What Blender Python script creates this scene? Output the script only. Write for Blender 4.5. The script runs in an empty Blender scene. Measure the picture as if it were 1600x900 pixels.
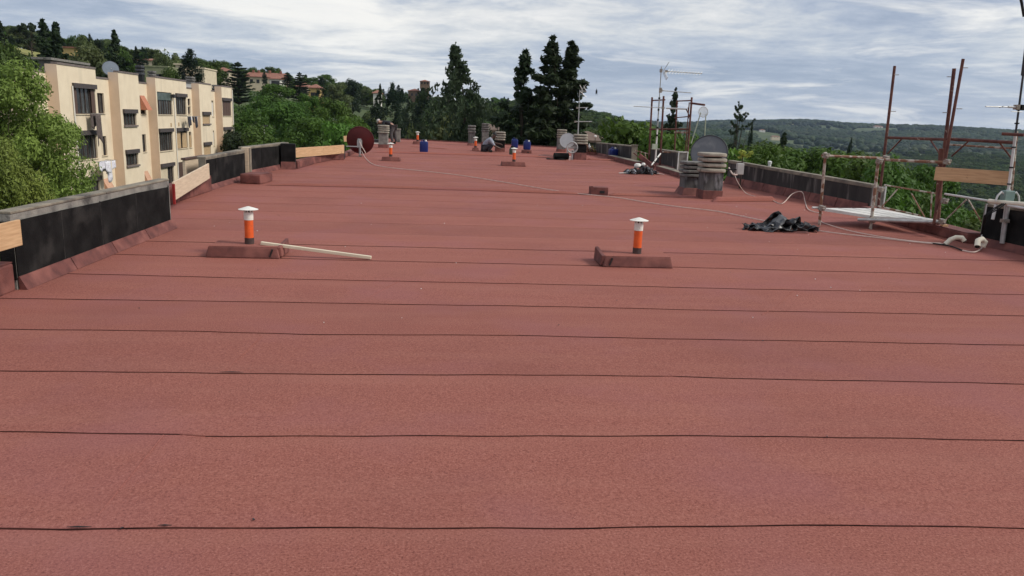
import bpy, bmesh, math, random
import numpy as np
from mathutils import Vector, Matrix, Euler
R_ = math.radians
S = bpy.context.scene
COL = S.collection

# ------------------------------------------------------------------ camera, sky, sun, exposure
F = 1200.0; PITCH = math.atan(262/1200); ROLL = R_(2.1); YAW = R_(4.89); CZ = 1.75
sp, cp = math.sin(PITCH), math.cos(PITCH); sa, ca = math.sin(YAW), math.cos(YAW)
FW = Vector((sa*cp, ca*cp, -sp)); r0 = Vector((ca, -sa, 0)); u0 = Vector((sa*sp, ca*sp, cp))
RT = math.cos(ROLL)*r0 + math.sin(ROLL)*u0; UP = -math.sin(ROLL)*r0 + math.cos(ROLL)*u0
cam = bpy.data.cameras.new('camera'); camo = bpy.data.objects.new('camera', cam); COL.objects.link(camo)
cam.sensor_width = 36; cam.lens = 36*F/1600; cam.clip_start = .05; cam.clip_end = 30000
camo.matrix_world = Matrix(((RT.x, UP.x, -FW.x, 0), (RT.y, UP.y, -FW.y, 0), (RT.z, UP.z, -FW.z, CZ), (0, 0, 0, 1)))
S.camera = camo

SUN_EL, SUN_AZ = R_(42), R_(105)          # azimuth clockwise from +Y
wd = bpy.data.worlds.new('World'); S.world = wd; wd.use_nodes = True
nt = wd.node_tree; nt.nodes.clear()
def N(t, typ, **kw):
    n = t.nodes.new(typ)
    for k, v in kw.items(): setattr(n, k, v)
    return n
def wmath(op, a, b=None, c=None):
    n = N(nt, 'ShaderNodeMath', operation=op)
    for i, v in enumerate((a, b, c)):
        if v is None: continue
        if isinstance(v, (int, float)): n.inputs[i].default_value = v
        else: nt.links.new(v, n.inputs[i])
    return n.outputs[0]
def ramp(t, fac, stops, interp='LINEAR'):
    n = N(t, 'ShaderNodeValToRGB'); n.color_ramp.interpolation = interp
    el = n.color_ramp.elements
    while len(el) < len(stops): el.new(.5)
    for e, (p, c) in zip(el, stops): e.position = p; e.color = (*c, 1) if len(c) == 3 else c
    t.links.new(fac, n.inputs[0]); return n.outputs[0]
SKYK = 10.0      # the cloud colours are radiances; the background strength is 0.1
tc = N(nt, 'ShaderNodeTexCoord'); sx = N(nt, 'ShaderNodeSeparateXYZ'); nt.links.new(tc.outputs['Generated'], sx.inputs[0])
zc = wmath('ADD', wmath('MAXIMUM', sx.outputs[2], 0.0), .11)
cx = N(nt, 'ShaderNodeCombineXYZ')
nt.links.new(wmath('DIVIDE', sx.outputs[0], zc), cx.inputs[0]); nt.links.new(wmath('DIVIDE', sx.outputs[1], zc), cx.inputs[1])
def wnoise(scale, detail, rough, off, sc3=(1, 1, 1), dist=0):
    mp = N(nt, 'ShaderNodeMapping'); mp.inputs['Location'].default_value = off; mp.inputs['Scale'].default_value = sc3
    nt.links.new(cx.outputs[0], mp.inputs[0])
    n = N(nt, 'ShaderNodeTexNoise'); n.inputs['Scale'].default_value = scale; n.inputs['Detail'].default_value = detail
    n.inputs['Roughness'].default_value = rough; n.inputs['Distortion'].default_value = dist
    nt.links.new(mp.outputs[0], n.inputs['Vector']); return n.outputs['Fac']
n1 = wnoise(.5, 7, .6, (3.1, 1.7, 0), (.8, 1, 1), .5)
n2 = wnoise(.75, 6, .62, (11.3, 5.2, 2), (.75, 1, 1), .6)
n3 = wnoise(2.6, 7, .68, (1.3, 8.2, 5), (.9, 1, 1), .3)
cm = wmath('ADD', wmath('MULTIPLY', n1, .64), wmath('MULTIPLY', n3, .36))
ccol = ramp(nt, cm, [(.38, (.235, .28, .37)), (.455, (.305, .345, .43)), (.515, (.40, .43, .485)), (.57, (.52, .53, .545)), (.64, (.645, .635, .625))])
hl = ramp(nt, n2, [(.525, (0, 0, 0)), (.64, (1, 1, 1))])
low = ramp(nt, sx.outputs[2], [(0.0, (1, 1, 1)), (.12, (0, 0, 0))])
mxh = N(nt, 'ShaderNodeMix', data_type='RGBA'); nt.links.new(wmath('MULTIPLY', hl, .75), mxh.inputs[0]); nt.links.new(ccol, mxh.inputs[6]); mxh.inputs[7].default_value = (.76, .735, .69, 1)
mxl = N(nt, 'ShaderNodeMix', data_type='RGBA'); nt.links.new(wmath('MULTIPLY', low, .28), mxl.inputs[0]); nt.links.new(mxh.outputs[2], mxl.inputs[6]); mxl.inputs[7].default_value = (.32, .41, .56, 1)
sc_ = N(nt, 'ShaderNodeVectorMath', operation='SCALE'); nt.links.new(mxl.outputs[2], sc_.inputs[0]); sc_.inputs['Scale'].default_value = SKYK
sky = N(nt, 'ShaderNodeTexSky', sky_type='NISHITA'); sky.sun_disc = False; sky.sun_elevation = SUN_EL; sky.sun_rotation = SUN_AZ
mxs = N(nt, 'ShaderNodeMix', data_type='RGBA'); mxs.inputs[0].default_value = .90
nt.links.new(sky.outputs[0], mxs.inputs[6]); nt.links.new(sc_.outputs[0], mxs.inputs[7])
bg = N(nt, 'ShaderNodeBackground'); bg.inputs[1].default_value = .1
nt.links.new(mxs.outputs[2], bg.inputs[0]); wo = N(nt, 'ShaderNodeOutputWorld'); nt.links.new(bg.outputs[0], wo.inputs[0])

sun = bpy.data.lights.new('sun', 'SUN'); sun.energy = 2.0; sun.angle = R_(16); sun.color = (1, .95, .87)
suno = bpy.data.objects.new('sun', sun); COL.objects.link(suno)
sd = Vector((math.sin(SUN_AZ)*math.cos(SUN_EL), math.cos(SUN_AZ)*math.cos(SUN_EL), math.sin(SUN_EL)))
suno.rotation_euler = sd.to_track_quat('Z', 'Y').to_euler()
S.view_settings.view_transform = 'Standard'; S.view_settings.look = 'None'; S.view_settings.exposure = 0.50; S.view_settings.gamma = 1
S.cycles.use_denoising = True
S.cycles.max_bounces = 6; S.cycles.diffuse_bounces = 3; S.cycles.transparent_max_bounces = 8; S.cycles.volume_bounces = 1

# ------------------------------------------------------------------ measuring helpers (photograph pixel -> place in the world)
def ray(x, y): return FW + (x-800)/F*RT + (450-y)/F*UP
def W(x, y, D):
    d = ray(x, y); t = D/d.y; return Vector((d.x*t, D, CZ+d.z*t))
def zr(y):
    s = .0165
    return 0.0 if y < 5 else s*(y-5)**2/8 if y < 9 else s*(y-7)
def RP(x, y, dz=0):
    lo, hi = .5, 90
    for _ in range(50):
        m = (lo+hi)/2; p = W(x, y, m)
        if p.z > zr(m)+dz: lo = m
        else: hi = m
    return W(x, y, lo)
def proj(p):
    v = Vector(p)-Vector((0, 0, CZ)); d = v.dot(FW); return 800+F*v.dot(RT)/d, 450-F*v.dot(UP)/d
def ztop(b, ty):
    lo, hi = -60, 120
    for _ in range(50):
        m = (lo+hi)/2
        if proj((b[0], b[1], m))[1] > ty: lo = m
        else: hi = m
    return lo
def XP(x, y, X):
    d = ray(x, y); t = X/d.x; return d.y*t, CZ+d.z*t
def roofp(x, y, dz=0): return Vector((x, y, zr(y)+dz))

# ------------------------------------------------------------------ materials
MATS = {}
def M(name, c1, c2=None, scale=6, rough=.8, bump=0, bscale=None, metal=0, detail=4, sc3=(1, 1, 1), spec=.4, stops=(.35, .65), c3=None, c3scale=1.5, c3lo=.5, c3hi=.65, tint=0, trans=0, coord='Object', sc3b=(1, 1, 1)):
    if name in MATS: return MATS[name]
    m = bpy.data.materials.new(name); m.use_nodes = True; t = m.node_tree; b = t.nodes['Principled BSDF']
    b.inputs['Roughness'].default_value = rough; b.inputs['Metallic'].default_value = metal; b.inputs['Specular IOR Level'].default_value = spec
    tc = N(t, 'ShaderNodeTexCoord'); mp = N(t, 'ShaderNodeMapping'); mp.inputs['Scale'].default_value = sc3; t.links.new(tc.outputs[coord] if coord != 'World' else N(t, 'ShaderNodeNewGeometry').outputs['Position'], mp.inputs[0])
    ns = N(t, 'ShaderNodeTexNoise'); ns.inputs['Scale'].default_value = scale; ns.inputs['Detail'].default_value = detail; t.links.new(mp.outputs[0], ns.inputs['Vector'])
    col = ramp(t, ns.outputs['Fac'], [(stops[0], c1), (stops[1], c2 or tuple(v*.8 for v in c1))])
    if c3:
        mp3 = N(t, 'ShaderNodeMapping'); mp3.inputs['Scale'].default_value = sc3b; t.links.new(tc.outputs[coord] if coord != 'World' else N(t, 'ShaderNodeNewGeometry').outputs['Position'], mp3.inputs[0])
        n3 = N(t, 'ShaderNodeTexNoise'); n3.inputs['Scale'].default_value = c3scale; n3.inputs['Detail'].default_value = 5; t.links.new(mp3.outputs[0], n3.inputs['Vector'])
        f3 = ramp(t, n3.outputs['Fac'], [(c3lo, (0, 0, 0)), (c3hi, (1, 1, 1))])
        mx = N(t, 'ShaderNodeMix', data_type='RGBA'); t.links.new(f3, mx.inputs[0]); t.links.new(col, mx.inputs[6]); mx.inputs[7].default_value = (*c3, 1); col = mx.outputs[2]
    if tint:
        at = N(t, 'ShaderNodeAttribute', attribute_name='tint'); oi = N(t, 'ShaderNodeObjectInfo')
        ad = N(t, 'ShaderNodeMath', operation='MULTIPLY_ADD'); t.links.new(oi.outputs['Random'], ad.inputs[0]); ad.inputs[1].default_value = .3; t.links.new(at.outputs['Fac'], ad.inputs[2])
        mr = N(t, 'ShaderNodeMapRange'); t.links.new(ad.outputs[0], mr.inputs[0]); mr.inputs[1].default_value = 0; mr.inputs[2].default_value = 1.3; mr.inputs[3].default_value = 1-tint; mr.inputs[4].default_value = 1+tint
        hs = N(t, 'ShaderNodeHueSaturation'); t.links.new(col, hs.inputs['Color']); t.links.new(mr.outputs[0], hs.inputs['Value']); col = hs.outputs[0]
        mh = N(t, 'ShaderNodeMapRange'); t.links.new(oi.outputs['Random'], mh.inputs[0]); mh.inputs[3].default_value = .485; mh.inputs[4].default_value = .515; t.links.new(mh.outputs[0], hs.inputs['Hue'])
    t.links.new(col, b.inputs['Base Color'])
    if trans:
        tr = N(t, 'ShaderNodeBsdfTranslucent'); t.links.new(col, tr.inputs[0]); ms = N(t, 'ShaderNodeMixShader'); ms.inputs[0].default_value = trans
        t.links.new(b.outputs[0], ms.inputs[1]); t.links.new(tr.outputs[0], ms.inputs[2]); t.links.new(ms.outputs[0], t.nodes['Material Output'].inputs[0])
    if bump:
        nb = N(t, 'ShaderNodeTexNoise'); nb.inputs['Scale'].default_value = bscale or scale*4; nb.inputs['Detail'].default_value = 3; t.links.new(mp.outputs[0], nb.inputs['Vector'])
        bp = N(t, 'ShaderNodeBump'); bp.inputs['Strength'].default_value = bump; bp.inputs['Distance'].default_value = .02; t.links.new(nb.outputs['Fac'], bp.inputs['Height']); t.links.new(bp.outputs[0], b.inputs['Normal'])
    MATS[name] = m; return m

def felt_material():
    m = bpy.data.materials.new('red_mineral_felt'); m.use_nodes = True; t = m.node_tree; b = t.nodes['Principled BSDF']
    b.inputs['Roughness'].default_value = .88; b.inputs['Specular IOR Level'].default_value = .18
    tc = N(t, 'ShaderNodeTexCoord')
    def ns(scale, det, sc3=(1, 1, 1), r=.5):
        mp = N(t, 'ShaderNodeMapping'); mp.inputs['Scale'].default_value = sc3; t.links.new(tc.outputs['Object'], mp.inputs[0])
        n = N(t, 'ShaderNodeTexNoise'); n.inputs['Scale'].default_value = scale; n.inputs['Detail'].default_value = det; n.inputs['Roughness'].default_value = r; t.links.new(mp.outputs[0], n.inputs['Vector']); return n.outputs['Fac']
    gr = ns(88, 5, (1, 1, 1), .78); big = ns(.55, 4, (1, 1, 1), .6); st = ns(1.2, 5, (.35, 2.6, 1), .65); pur = ns(.9, 3)
    base = ramp(t, gr, [(.30, (.075, .020, .016)), (.44, (.240, .082, .062)), (.56, (.302, .110, .084)), (.72, (.44, .205, .16))])
    def mixc(a, col, fac, k, mode='MIX'):
        mu = N(t, 'ShaderNodeMath', operation='MULTIPLY'); t.links.new(fac, mu.inputs[0]); mu.inputs[1].default_value = k
        mx = N(t, 'ShaderNodeMix', data_type='RGBA', blend_type=mode); t.links.new(mu.outputs[0], mx.inputs[0]); t.links.new(a, mx.inputs[6]); mx.inputs[7].default_value = (*col, 1); return mx.outputs[2]
    c = mixc(base, (.41, .195, .145), ramp(t, st, [(.46, (0, 0, 0)), (.68, (1, 1, 1))]), .15)
    c = mixc(c, (.17, .062, .052), ramp(t, big, [(.48, (0, 0, 0)), (.70, (1, 1, 1))]), .30)
    c = mixc(c, (.27, .105, .110), ramp(t, pur, [(.50, (0, 0, 0)), (.66, (1, 1, 1))]), .30)
    # tint of each roll differs a little
    oi = N(t, 'ShaderNodeObjectInfo'); mr = N(t, 'ShaderNodeMapRange'); t.links.new(oi.outputs['Random'], mr.inputs[0]); mr.inputs[3].default_value = .95; mr.inputs[4].default_value = 1.05
    hs = N(t, 'ShaderNodeHueSaturation'); t.links.new(c, hs.inputs['Color']); t.links.new(mr.outputs[0], hs.inputs['Value'])
    t.links.new(hs.outputs[0], b.inputs['Base Color'])
    bp = N(t, 'ShaderNodeBump'); bp.inputs['Strength'].default_value = .55; bp.inputs['Distance'].default_value = .008; t.links.new(gr, bp.inputs['Height']); t.links.new(bp.outputs[0], b.inputs['Normal'])
    return m
FELT = felt_material()
M('felt_upstand', (.165, .056, .046), (.105, .036, .031), 9, .8, .3, 90, c3=(.23, .085, .068), c3scale=3)
M('lap_bitumen', (.014, .005, .005), (.07, .024, .019), 2.2, .95, spec=.1)
M('bitumen', (.012, .010, .010), (.03, .024, .022), 20, .55, .3, 60)
M('black_membrane', (.007, .0065, .0065), (.015, .0145, .014), 5, .85, .25, 60, c3=(.035, .032, .03), c3scale=2.6, c3lo=.56, c3hi=.74, spec=.12)
M('grey_concrete', (.26, .245, .215), (.17, .16, .145), 6, .92, .4, 40, c3=(.07, .066, .06), c3scale=3, c3lo=.55, c3hi=.7)
M('coping_concrete', (.27, .235, .18), (.16, .14, .11), 4, .92, .4, 40, c3=(.09, .08, .07), c3scale=2.2, c3lo=.52, c3hi=.68)
M('joint_grey', (.05, .047, .043), (.015, .014, .014), 9, .9, stops=(.45, .6))
M('stained_wall', (.045, .04, .037), (.022, .02, .019), 4, .85, .3, 40, sc3=(1, 1, .25), c3=(.17, .155, .14), c3scale=5, c3lo=.56, c3hi=.72, sc3b=(1, 1, .16))
M('cowl_light', (.36, .325, .26), (.26, .235, .195), 8, .95, .4, 50, c3=(.17, .15, .125), c3scale=5, c3lo=.58, c3hi=.72)
M('cowl_dark', (.20, .19, .175), (.12, .115, .108), 8, .95, .4, 50, c3=(.06, .057, .054), c3scale=5, c3lo=.52, c3hi=.7)
M('chimney_stain', (.13, .125, .12), (.045, .043, .042), 6, .9, .35, 40, sc3=(1, 1, .35), c3=(.36, .36, .37), c3scale=5, c3lo=.56, c3hi=.72, sc3b=(1, 1, .3))
M('soot', (.012, .012, .012), (.02, .02, .02), 6, .9)
M('white_plastic', (.78, .76, .70), (.70, .68, .61), 8, .45, c3=(.50, .46, .38), c3scale=14, c3lo=.6, c3hi=.75)
M('orange_pipe', (.78, .125, .022), (.66, .095, .018), 9, .5, c3=(.42, .10, .035), c3scale=16, c3lo=.62, c3hi=.76)
M('brown_sleeve', (.085, .05, .043), (.05, .03, .028), 30, .75, .2)
M('pine_board', (.62, .40, .22), (.48, .29, .15), 3, .75, .12, 40, sc3=(1.2, 1.2, 16), c3=(.30, .15, .07), c3scale=7, c3lo=.66, c3hi=.74)
M('pale_board', (.66, .53, .38), (.56, .44, .31), 3, .75, .1, 40, sc3=(1.2, 1.2, 14))
M('cream_plastic', (.74, .69, .56), (.64, .58, .46), 6, .6)
M('white_lath', (.70, .62, .46), (.62, .54, .40), 6, .7)
M('rust_paint', (.080, .024, .020), (.15, .058, .04), 7, .7, .2, 30, c3=(.42, .33, .27), c3scale=15, c3lo=.64, c3hi=.72)
M('rust_light', (.24, .12, .07), (.15, .06, .035), 9, .7, .2, 30, c3=(.50, .45, .38), c3scale=9, c3lo=.48, c3hi=.6)
M('galvanised', (.46, .46, .45), (.33, .33, .32), 12, .45, .1, metal=.5)
M('coupler_steel', (.38, .35, .32), (.22, .17, .13), 30, .5, .2, metal=.5)
M('dull_white', (.66, .66, .64), (.52, .52, .50), 7, .6)
M('off_white', (.72, .70, .66), (.6, .58, .53), 5, .6)
M('grey_dish', (.105, .112, .128), (.085, .09, .104), 3, .5, c3=(.15, .155, .165), c3scale=3)
M('dish_rim', (.03, .03, .033), (.045, .045, .05), 6, .5)
M('red_dish', (.105, .010, .010), (.075, .008, .009), 3, .55)
M('white_dish', (.50, .50, .50), (.42, .42, .43), 3, .5)
M('blue_plastic', (.007, .016, .115), (.009, .024, .15), 5, .38)
M('black_plastic', (.012, .012, .013), (.02, .02, .022), 6, .4)
M('grey_box', (.48, .47, .44), (.40, .39, .37), 6, .5)
M('green_box', (.19, .27, .25), (.15, .22, .20), 8, .5)
M('cable_white', (.66, .54, .47), (.56, .44, .38), 8, .6)
M('scrap_black', (.007, .007, .008), (.016, .016, .018), 7, .4, .2, 60, spec=.6)
M('scrap_grey', (.085, .088, .095), (.035, .035, .039), 4, .55, .2, 60)
M('render_cream', (.80, .68, .50), (.74, .62, .45), 1.2, .92, .15, 30, c3=(.58, .49, .36), c3scale=1.2, c3lo=.55, c3hi=.85, sc3b=(1, 1, .12))
M('render_cream_shaded', (.70, .53, .39), (.65, .49, .355), 1.2, .92, .15, 30)  # darker, pinker copy of the cream render, with the returns' shade painted in
M('parapet_trim', (.14, .115, .105), (.20, .165, .15), 5, .85)
M('brown_frame', (.085, .058, .046), (.06, .04, .033), 8, .6)
M('brown_shutter', (.115, .07, .052), (.085, .05, .04), 8, .7, sc3=(1, 8, 1))
M('beige_shutter', (.52, .37, .21), (.45, .31, .17), 8, .7)
M('roller_box', (.085, .07, .068), (.06, .05, .048), 8, .7)
M('curtain_pane', (.07, .075, .075), (.025, .025, .026), 2.2, .18, sc3=(1, 3, .25), spec=.5, c3=(.20, .20, .19), c3scale=2.4, c3lo=.58, c3hi=.66, sc3b=(1, 3, .2))
M('dark_pane', (.028, .028, .03), (.05, .05, .052), 3, .15, spec=.5)
M('awning_orange', (.50, .21, .13), (.44, .17, .10), 5, .8)
M('awning_peach', (.60, .36, .24), (.52, .30, .2), 5, .8)
M('cloth_white', (.75, .75, .78), (.55, .52, .58), 8, .9)
M('cloth_dark', (.02, .02, .03), (.05, .05, .06), 8, .9)
M('cloth_brown', (.13, .10, .09), (.09, .07, .065), 8, .9)
M('house_cream', (.66, .56, .40), (.58, .49, .35), 1, .9)
M('house_yellow', (.68, .48, .20), (.62, .43, .17), 1, .9)
M('house_white', (.72, .69, .63), (.64, .61, .55), 1, .9)
M('house_olive', (.26, .27, .155), (.2, .215, .12), 1, .9)
M('roof_tile', (.30, .135, .09), (.21, .095, .068), 1.5, .9, .2, 8)
M('roof_brown', (.17, .115, .085), (.12, .08, .06), 1.5, .9, .2, 8)
M('tower_brick', (.20, .13, .085), (.14, .09, .06), 1.2, .95, .3, 6)
M('skin', (.45, .26, .19), (.40, .22, .16), 6, .55)
M('skin_dark', (.10, .055, .04), (.08, .045, .033), 6, .55)
M('shirt_grey', (.30, .32, .37), (.22, .24, .285), 9, .9)
M('shirt_black', (.013, .014, .017), (.022, .023, .028), 9, .9)
M('trousers_dark', (.02, .02, .026), (.035, .033, .04), 9, .9)
M('trousers_grey', (.085, .075, .075), (.06, .055, .055), 9, .9)
M('hair_grey', (.42, .37, .34), (.5, .46, .43), 20, .8)
M('hair_black', (.008, .007, .007), (.014, .012, .012), 20, .7)
M('bark', (.075, .055, .04), (.045, .034, .026), 8, .95, .4, 20)
M('debris_yellow', (.42, .36, .09), (.30, .23, .06), 8, .8)
M('debris_brown', (.16, .07, .04), (.1, .045, .03), 8, .8)
LEAF = dict(rough=.6, spec=.25, tint=.42, trans=.3)
M('leaf_locust', (.205, .27, .055), (.12, .18, .035), .9, **LEAF)
M('leaf_pine', (.078, .142, .018), (.046, .096, .013), .8, **LEAF)
M('leaf_broad', (.082, .125, .024), (.05, .086, .017), .8, **LEAF)
M('leaf_olive', (.115, .145, .05), (.08, .11, .038), .8, **LEAF)
M('leaf_bright', (.095, .175, .022), (.062, .13, .016), .8, **LEAF)
M('leaf_dark', (.030, .049, .018), (.018, .033, .012), .8, **LEAF)
M('leaf_cypress', (.020, .040, .016), (.012, .027, .011), .8, **LEAF)
M('leaf_cedar', (.056, .082, .040), (.034, .055, .027), .8, **LEAF)
M('leaf_far', (.012, .028, .012), (.038, .068, .020), .0045, coord='World', stops=(.38, .62), detail=5, c3=(.075, .095, .035), c3scale=.011, c3lo=.58, c3hi=.68, **{**LEAF, 'tint': .2})
m = lambda n: MATS[n] if isinstance(n, str) else n

# ------------------------------------------------------------------ mesh builder and object helpers
class MB:
    def __init__(s): s.v = []; s.f = []
    def add(s, vs, fs):
        o = len(s.v); s.v += [tuple(v) for v in vs]; s.f += [tuple(i+o for i in f) for f in fs]; return s
    def hexa(s, p):      # 8 points: bottom ring 0-3, top ring 4-7
        return s.add(p, [(3, 2, 1, 0), (4, 5, 6, 7), (0, 1, 5, 4), (1, 2, 6, 5), (2, 3, 7, 6), (3, 0, 4, 7)])
    def box(s, c, d, rz=0, rx=0, ry=0):
        e = Euler((rx, ry, rz)).to_matrix(); c = Vector(c); d = Vector(d)/2
        return s.hexa([c+e@Vector((a*d.x, b*d.y, k*d.z)) for k in (-1, 1) for a, b in ((-1, -1), (1, -1), (1, 1), (-1, 1))])
    def bar(s, p, q, w, h, up=(0, 0, 1)):    # rectangular bar
        p = Vector(p); q = Vector(q); d = (q-p).normalized(); u = Vector(up)
        if abs(d.dot(u)) > .95: u = Vector((1, 0, 0))
        a = d.cross(u).normalized()*w/2; b = a.cross(d).normalized()*h/2
        return s.hexa([p-a-b, p+a-b, p+a+b, p-a+b, q-a-b, q+a-b, q+a+b, q-a+b])
    def tube(s, pts, r, n=8, cap=True):
        pts = [Vector(p) for p in pts]; k = len(pts); rr = r if isinstance(r, (list, tuple)) else [r]*k
        vs = []; prev = None
        for i, p in enumerate(pts):
            d = (pts[min(i+1, k-1)]-pts[max(i-1, 0)]).normalized()
            if prev is None: a = d.cross(Vector((0, 0, 1)) if abs(d.z) < .9 else Vector((1, 0, 0))).normalized()
            else: a = (prev-d*prev.dot(d)).normalized()
            prev = a; b = d.cross(a)
            vs += [p+(a*math.cos(2*math.pi*j/n)+b*math.sin(2*math.pi*j/n))*rr[i] for j in range(n)]
        fs = [(i*n+j, i*n+(j+1) % n, (i+1)*n+(j+1) % n, (i+1)*n+j) for i in range(k-1) for j in range(n)]
        if cap: fs += [tuple(reversed(range(n))), tuple((k-1)*n+j for j in range(n))]
        return s.add(vs, fs)
    def lathe(s, prof, n=20, c=(0, 0, 0), mat=None, sq=None):   # prof: (r, z); sq: superellipse power for rounded squares
        vs = []; c = Vector(c)
        for r, z in prof:
            for j in range(n):
                a = 2*math.pi*j/n; x, y = math.cos(a), math.sin(a)
                if sq:
                    k = (abs(x)**sq+abs(y)**sq)**(-1/sq); x *= k; y *= k
                p = Vector((x*r, y*r, z)); vs.append(c+(mat@p if mat else p))
        k = len(prof)
        fs = [(i*n+j, i*n+(j+1) % n, (i+1)*n+(j+1) % n, (i+1)*n+j) for i in range(k-1) for j in range(n)]
        fs += [tuple(reversed(range(n))), tuple((k-1)*n+j for j in range(n))]
        return s.add(vs, fs)
    def prism(s, poly, z0, z1):
        n = len(poly); f = lambda z, i: z(i) if callable(z) else z
        vs = [(p[0], p[1], f(z0, i)) for i, p in enumerate(poly)]+[(p[0], p[1], f(z1, i)) for i, p in enumerate(poly)]
        return s.add(vs, [tuple(reversed(range(n))), tuple(range(n, 2*n))]+[(i, (i+1) % n, n+(i+1) % n, n+i) for i in range(n)])
    def grid(s, fn, nx, ny):
        vs = [fn(i/nx, j/ny) for j in range(ny+1) for i in range(nx+1)]
        return s.add(vs, [(j*(nx+1)+i, j*(nx+1)+i+1, (j+1)*(nx+1)+i+1, (j+1)*(nx+1)+i) for j in range(ny) for i in range(nx)])
    def build(s, name, mat, parent=None, smooth=False, bevel=0, solid=0):
        me = bpy.data.meshes.new(name); me.from_pydata(s.v, [], s.f); me.update()
        bm = bmesh.new(); bm.from_mesh(me); bmesh.ops.recalc_face_normals(bm, faces=bm.faces); bm.to_mesh(me); bm.free()
        if smooth: me.polygons.foreach_set('use_smooth', [True]*len(me.polygons)); me.set_sharp_from_angle(angle=R_(40))
        me.materials.append(m(mat)); o = bpy.data.objects.new(name, me); COL.objects.link(o)
        if parent is not None: o.parent = parent
        if solid: q = o.modifiers.new('thickness', 'SOLIDIFY'); q.thickness = solid
        if bevel: q = o.modifiers.new('bevel', 'BEVEL'); q.width = bevel; q.segments = 2; q.limit_method = 'ANGLE'
        return o
def tag(o, label=None, cat=None, group=None, kind=None):
    for k, v in (('label', label), ('category', cat), ('group', group), ('kind', kind)):
        if v: o[k] = v
    return o
def thing(name, loc, label, cat, group=None, rz=0):
    o = bpy.data.objects.new(name, None); o.empty_display_size = .1; COL.objects.link(o); o.location = loc; o.rotation_euler.z = rz
    return tag(o, label, cat, group)
def copy_tree(o, parent=None):
    c = o.copy(); COL.objects.link(c)
    if parent is not None: c.parent = parent
    for ch in list(o.children): copy_tree(ch, c)
    return c
rnd = random.Random(7)
nprng = np.random.default_rng(11)

# ------------------------------------------------------------------ terrain
AZ = [-180, -75, -60, -40, -30, -24, -18, -12, -7, -2, 4, 10, 14, 19, 26, 35, 60, 100, 180]
RR = [0, 60, 100, 160, 240, 330, 450, 650, 1000, 1600, 2400, 3200, 4500, 9000]
HT = {
 -180: [-11]*14,
 -75: [-11, -11, -9, -4, 2, 6, 10, 12, 12, 12, 12, 12, 12, 10],
 -60: [-11, -10, -4, 6, 16, 22, 24, 24, 22, 20, 18, 16, 14, 10],
 -40: [-11, -11, -7, 3, 16, 22, 23, 20, 18, 15, 12, 10, 10, 5],
 -30: [-11, -11, -8, 2, 16.5, 20, 20, 17, 14, 10, 8, 6, 5, 0],
 -24: [-11, -11, -9, 0, 13, 16, 15, 12, 9, 6, 4, 4, 4, 0],
 -18: [-11, -11, -9, -2, 9.5, 12, 11, 9, 5, 3, 2, 2, 2, 0],
 -12: [-11, -11, -10, -4, 5, 10, 9, 6, 2, 0, 0, 0, 0, 0],
 -7: [-11, -11, -10, -7, -1, 6, 7, 1, -3, -4, -2, 0, 0, 0],
 -2: [-11, -11, -11, -9, -5, 2, 10, 4, -3, -6, -2, 0, 0, 0],
 4: [-11, -11, -11, -10, -8, -3, 4, 7.5, 2, -2, 0, 0, 0, 0],
 10: [-11, -11, -12, -13, -13, -12, -8, 1, 0, -6, -2, 0, 0, 0],
 14: [-11, -11, -13, -16, -18, -18, -17, -8, -12, -14, -4, 2, 2, 0],
 19: [-11, -12, -14, -19, -26, -32, -36, -38, -34, -26, 4, 15, 12, 0],
 26: [-11, -12, -15, -22, -32, -42, -50, -55, -55, -42, -6, 26, 20, 0],
 35: [-11, -12, -15, -24, -36, -46, -52, -52, -42, -34, -8, 20, 16, 0],
 60: [-11, -12, -15, -24, -36, -46, -52, -52, -45, -36, -10, 15, 15, 0],
 100: [-11, -11, -12, -14, -18, -20, -24, -26, -26, -24, -10, 0, 0, 0],
 180: [-11]*14}
HM = np.array([HT[a] for a in AZ], float)
LR = np.log(np.array(RR, float)+30)
def terrain(x, y):
    x = np.asarray(x, float); y = np.asarray(y, float)
    az = np.degrees(np.arctan2(x, y)); lr = np.log(np.hypot(x, y)+30)
    ia = np.clip(np.searchsorted(AZ, az)-1, 0, len(AZ)-2); ir = np.clip(np.searchsorted(LR, lr)-1, 0, len(LR)-2)
    AA = np.array(AZ, float); ta = (az-AA[ia])/(AA[ia+1]-AA[ia]); tr = np.clip((lr-LR[ir])/(LR[ir+1]-LR[ir]), 0, 1)
    ta = ta*ta*(3-2*ta); tr = tr*tr*(3-2*tr)*.5+tr*.5
    h = HM[ia, ir]*(1-ta)*(1-tr)+HM[ia+1, ir]*ta*(1-tr)+HM[ia, ir+1]*(1-ta)*tr+HM[ia+1, ir+1]*ta*tr
    r = np.hypot(x, y); k = np.clip((r-150)/800, 0, 1)
    h = h+k*(2.2*np.sin(x*.013+1.3)*np.cos(y*.011)+1.3*np.sin(x*.031+y*.023))+np.clip((r-900)/900, 0, 1)*(4.5*np.sin(x*.0046+y*.0027+.6)+3*np.sin(x*.0101-y*.0037)+2.0*np.sin(x*.024+1.0))
    return h
def T(x, y): return float(terrain(x, y))
azs = np.radians(np.concatenate([np.arange(-180, -50, 5), np.arange(-50, 50, .6), np.arange(50, 180.1, 5)]))
rads = np.concatenate([[0.0], np.geomspace(15, 9000, 90)])
gx = (np.sin(azs)[:, None]*rads[None, :]); gy = (np.cos(azs)[:, None]*rads[None, :]); gz = terrain(gx, gy)
nA, nR = gx.shape
vs = np.stack([gx, gy, gz], -1).reshape(-1, 3); fs = [(i*nR+j, (i+1)*nR+j, (i+1)*nR+j+1, i*nR+j+1) for i in range(nA-1) for j in range(nR-1)]
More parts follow.
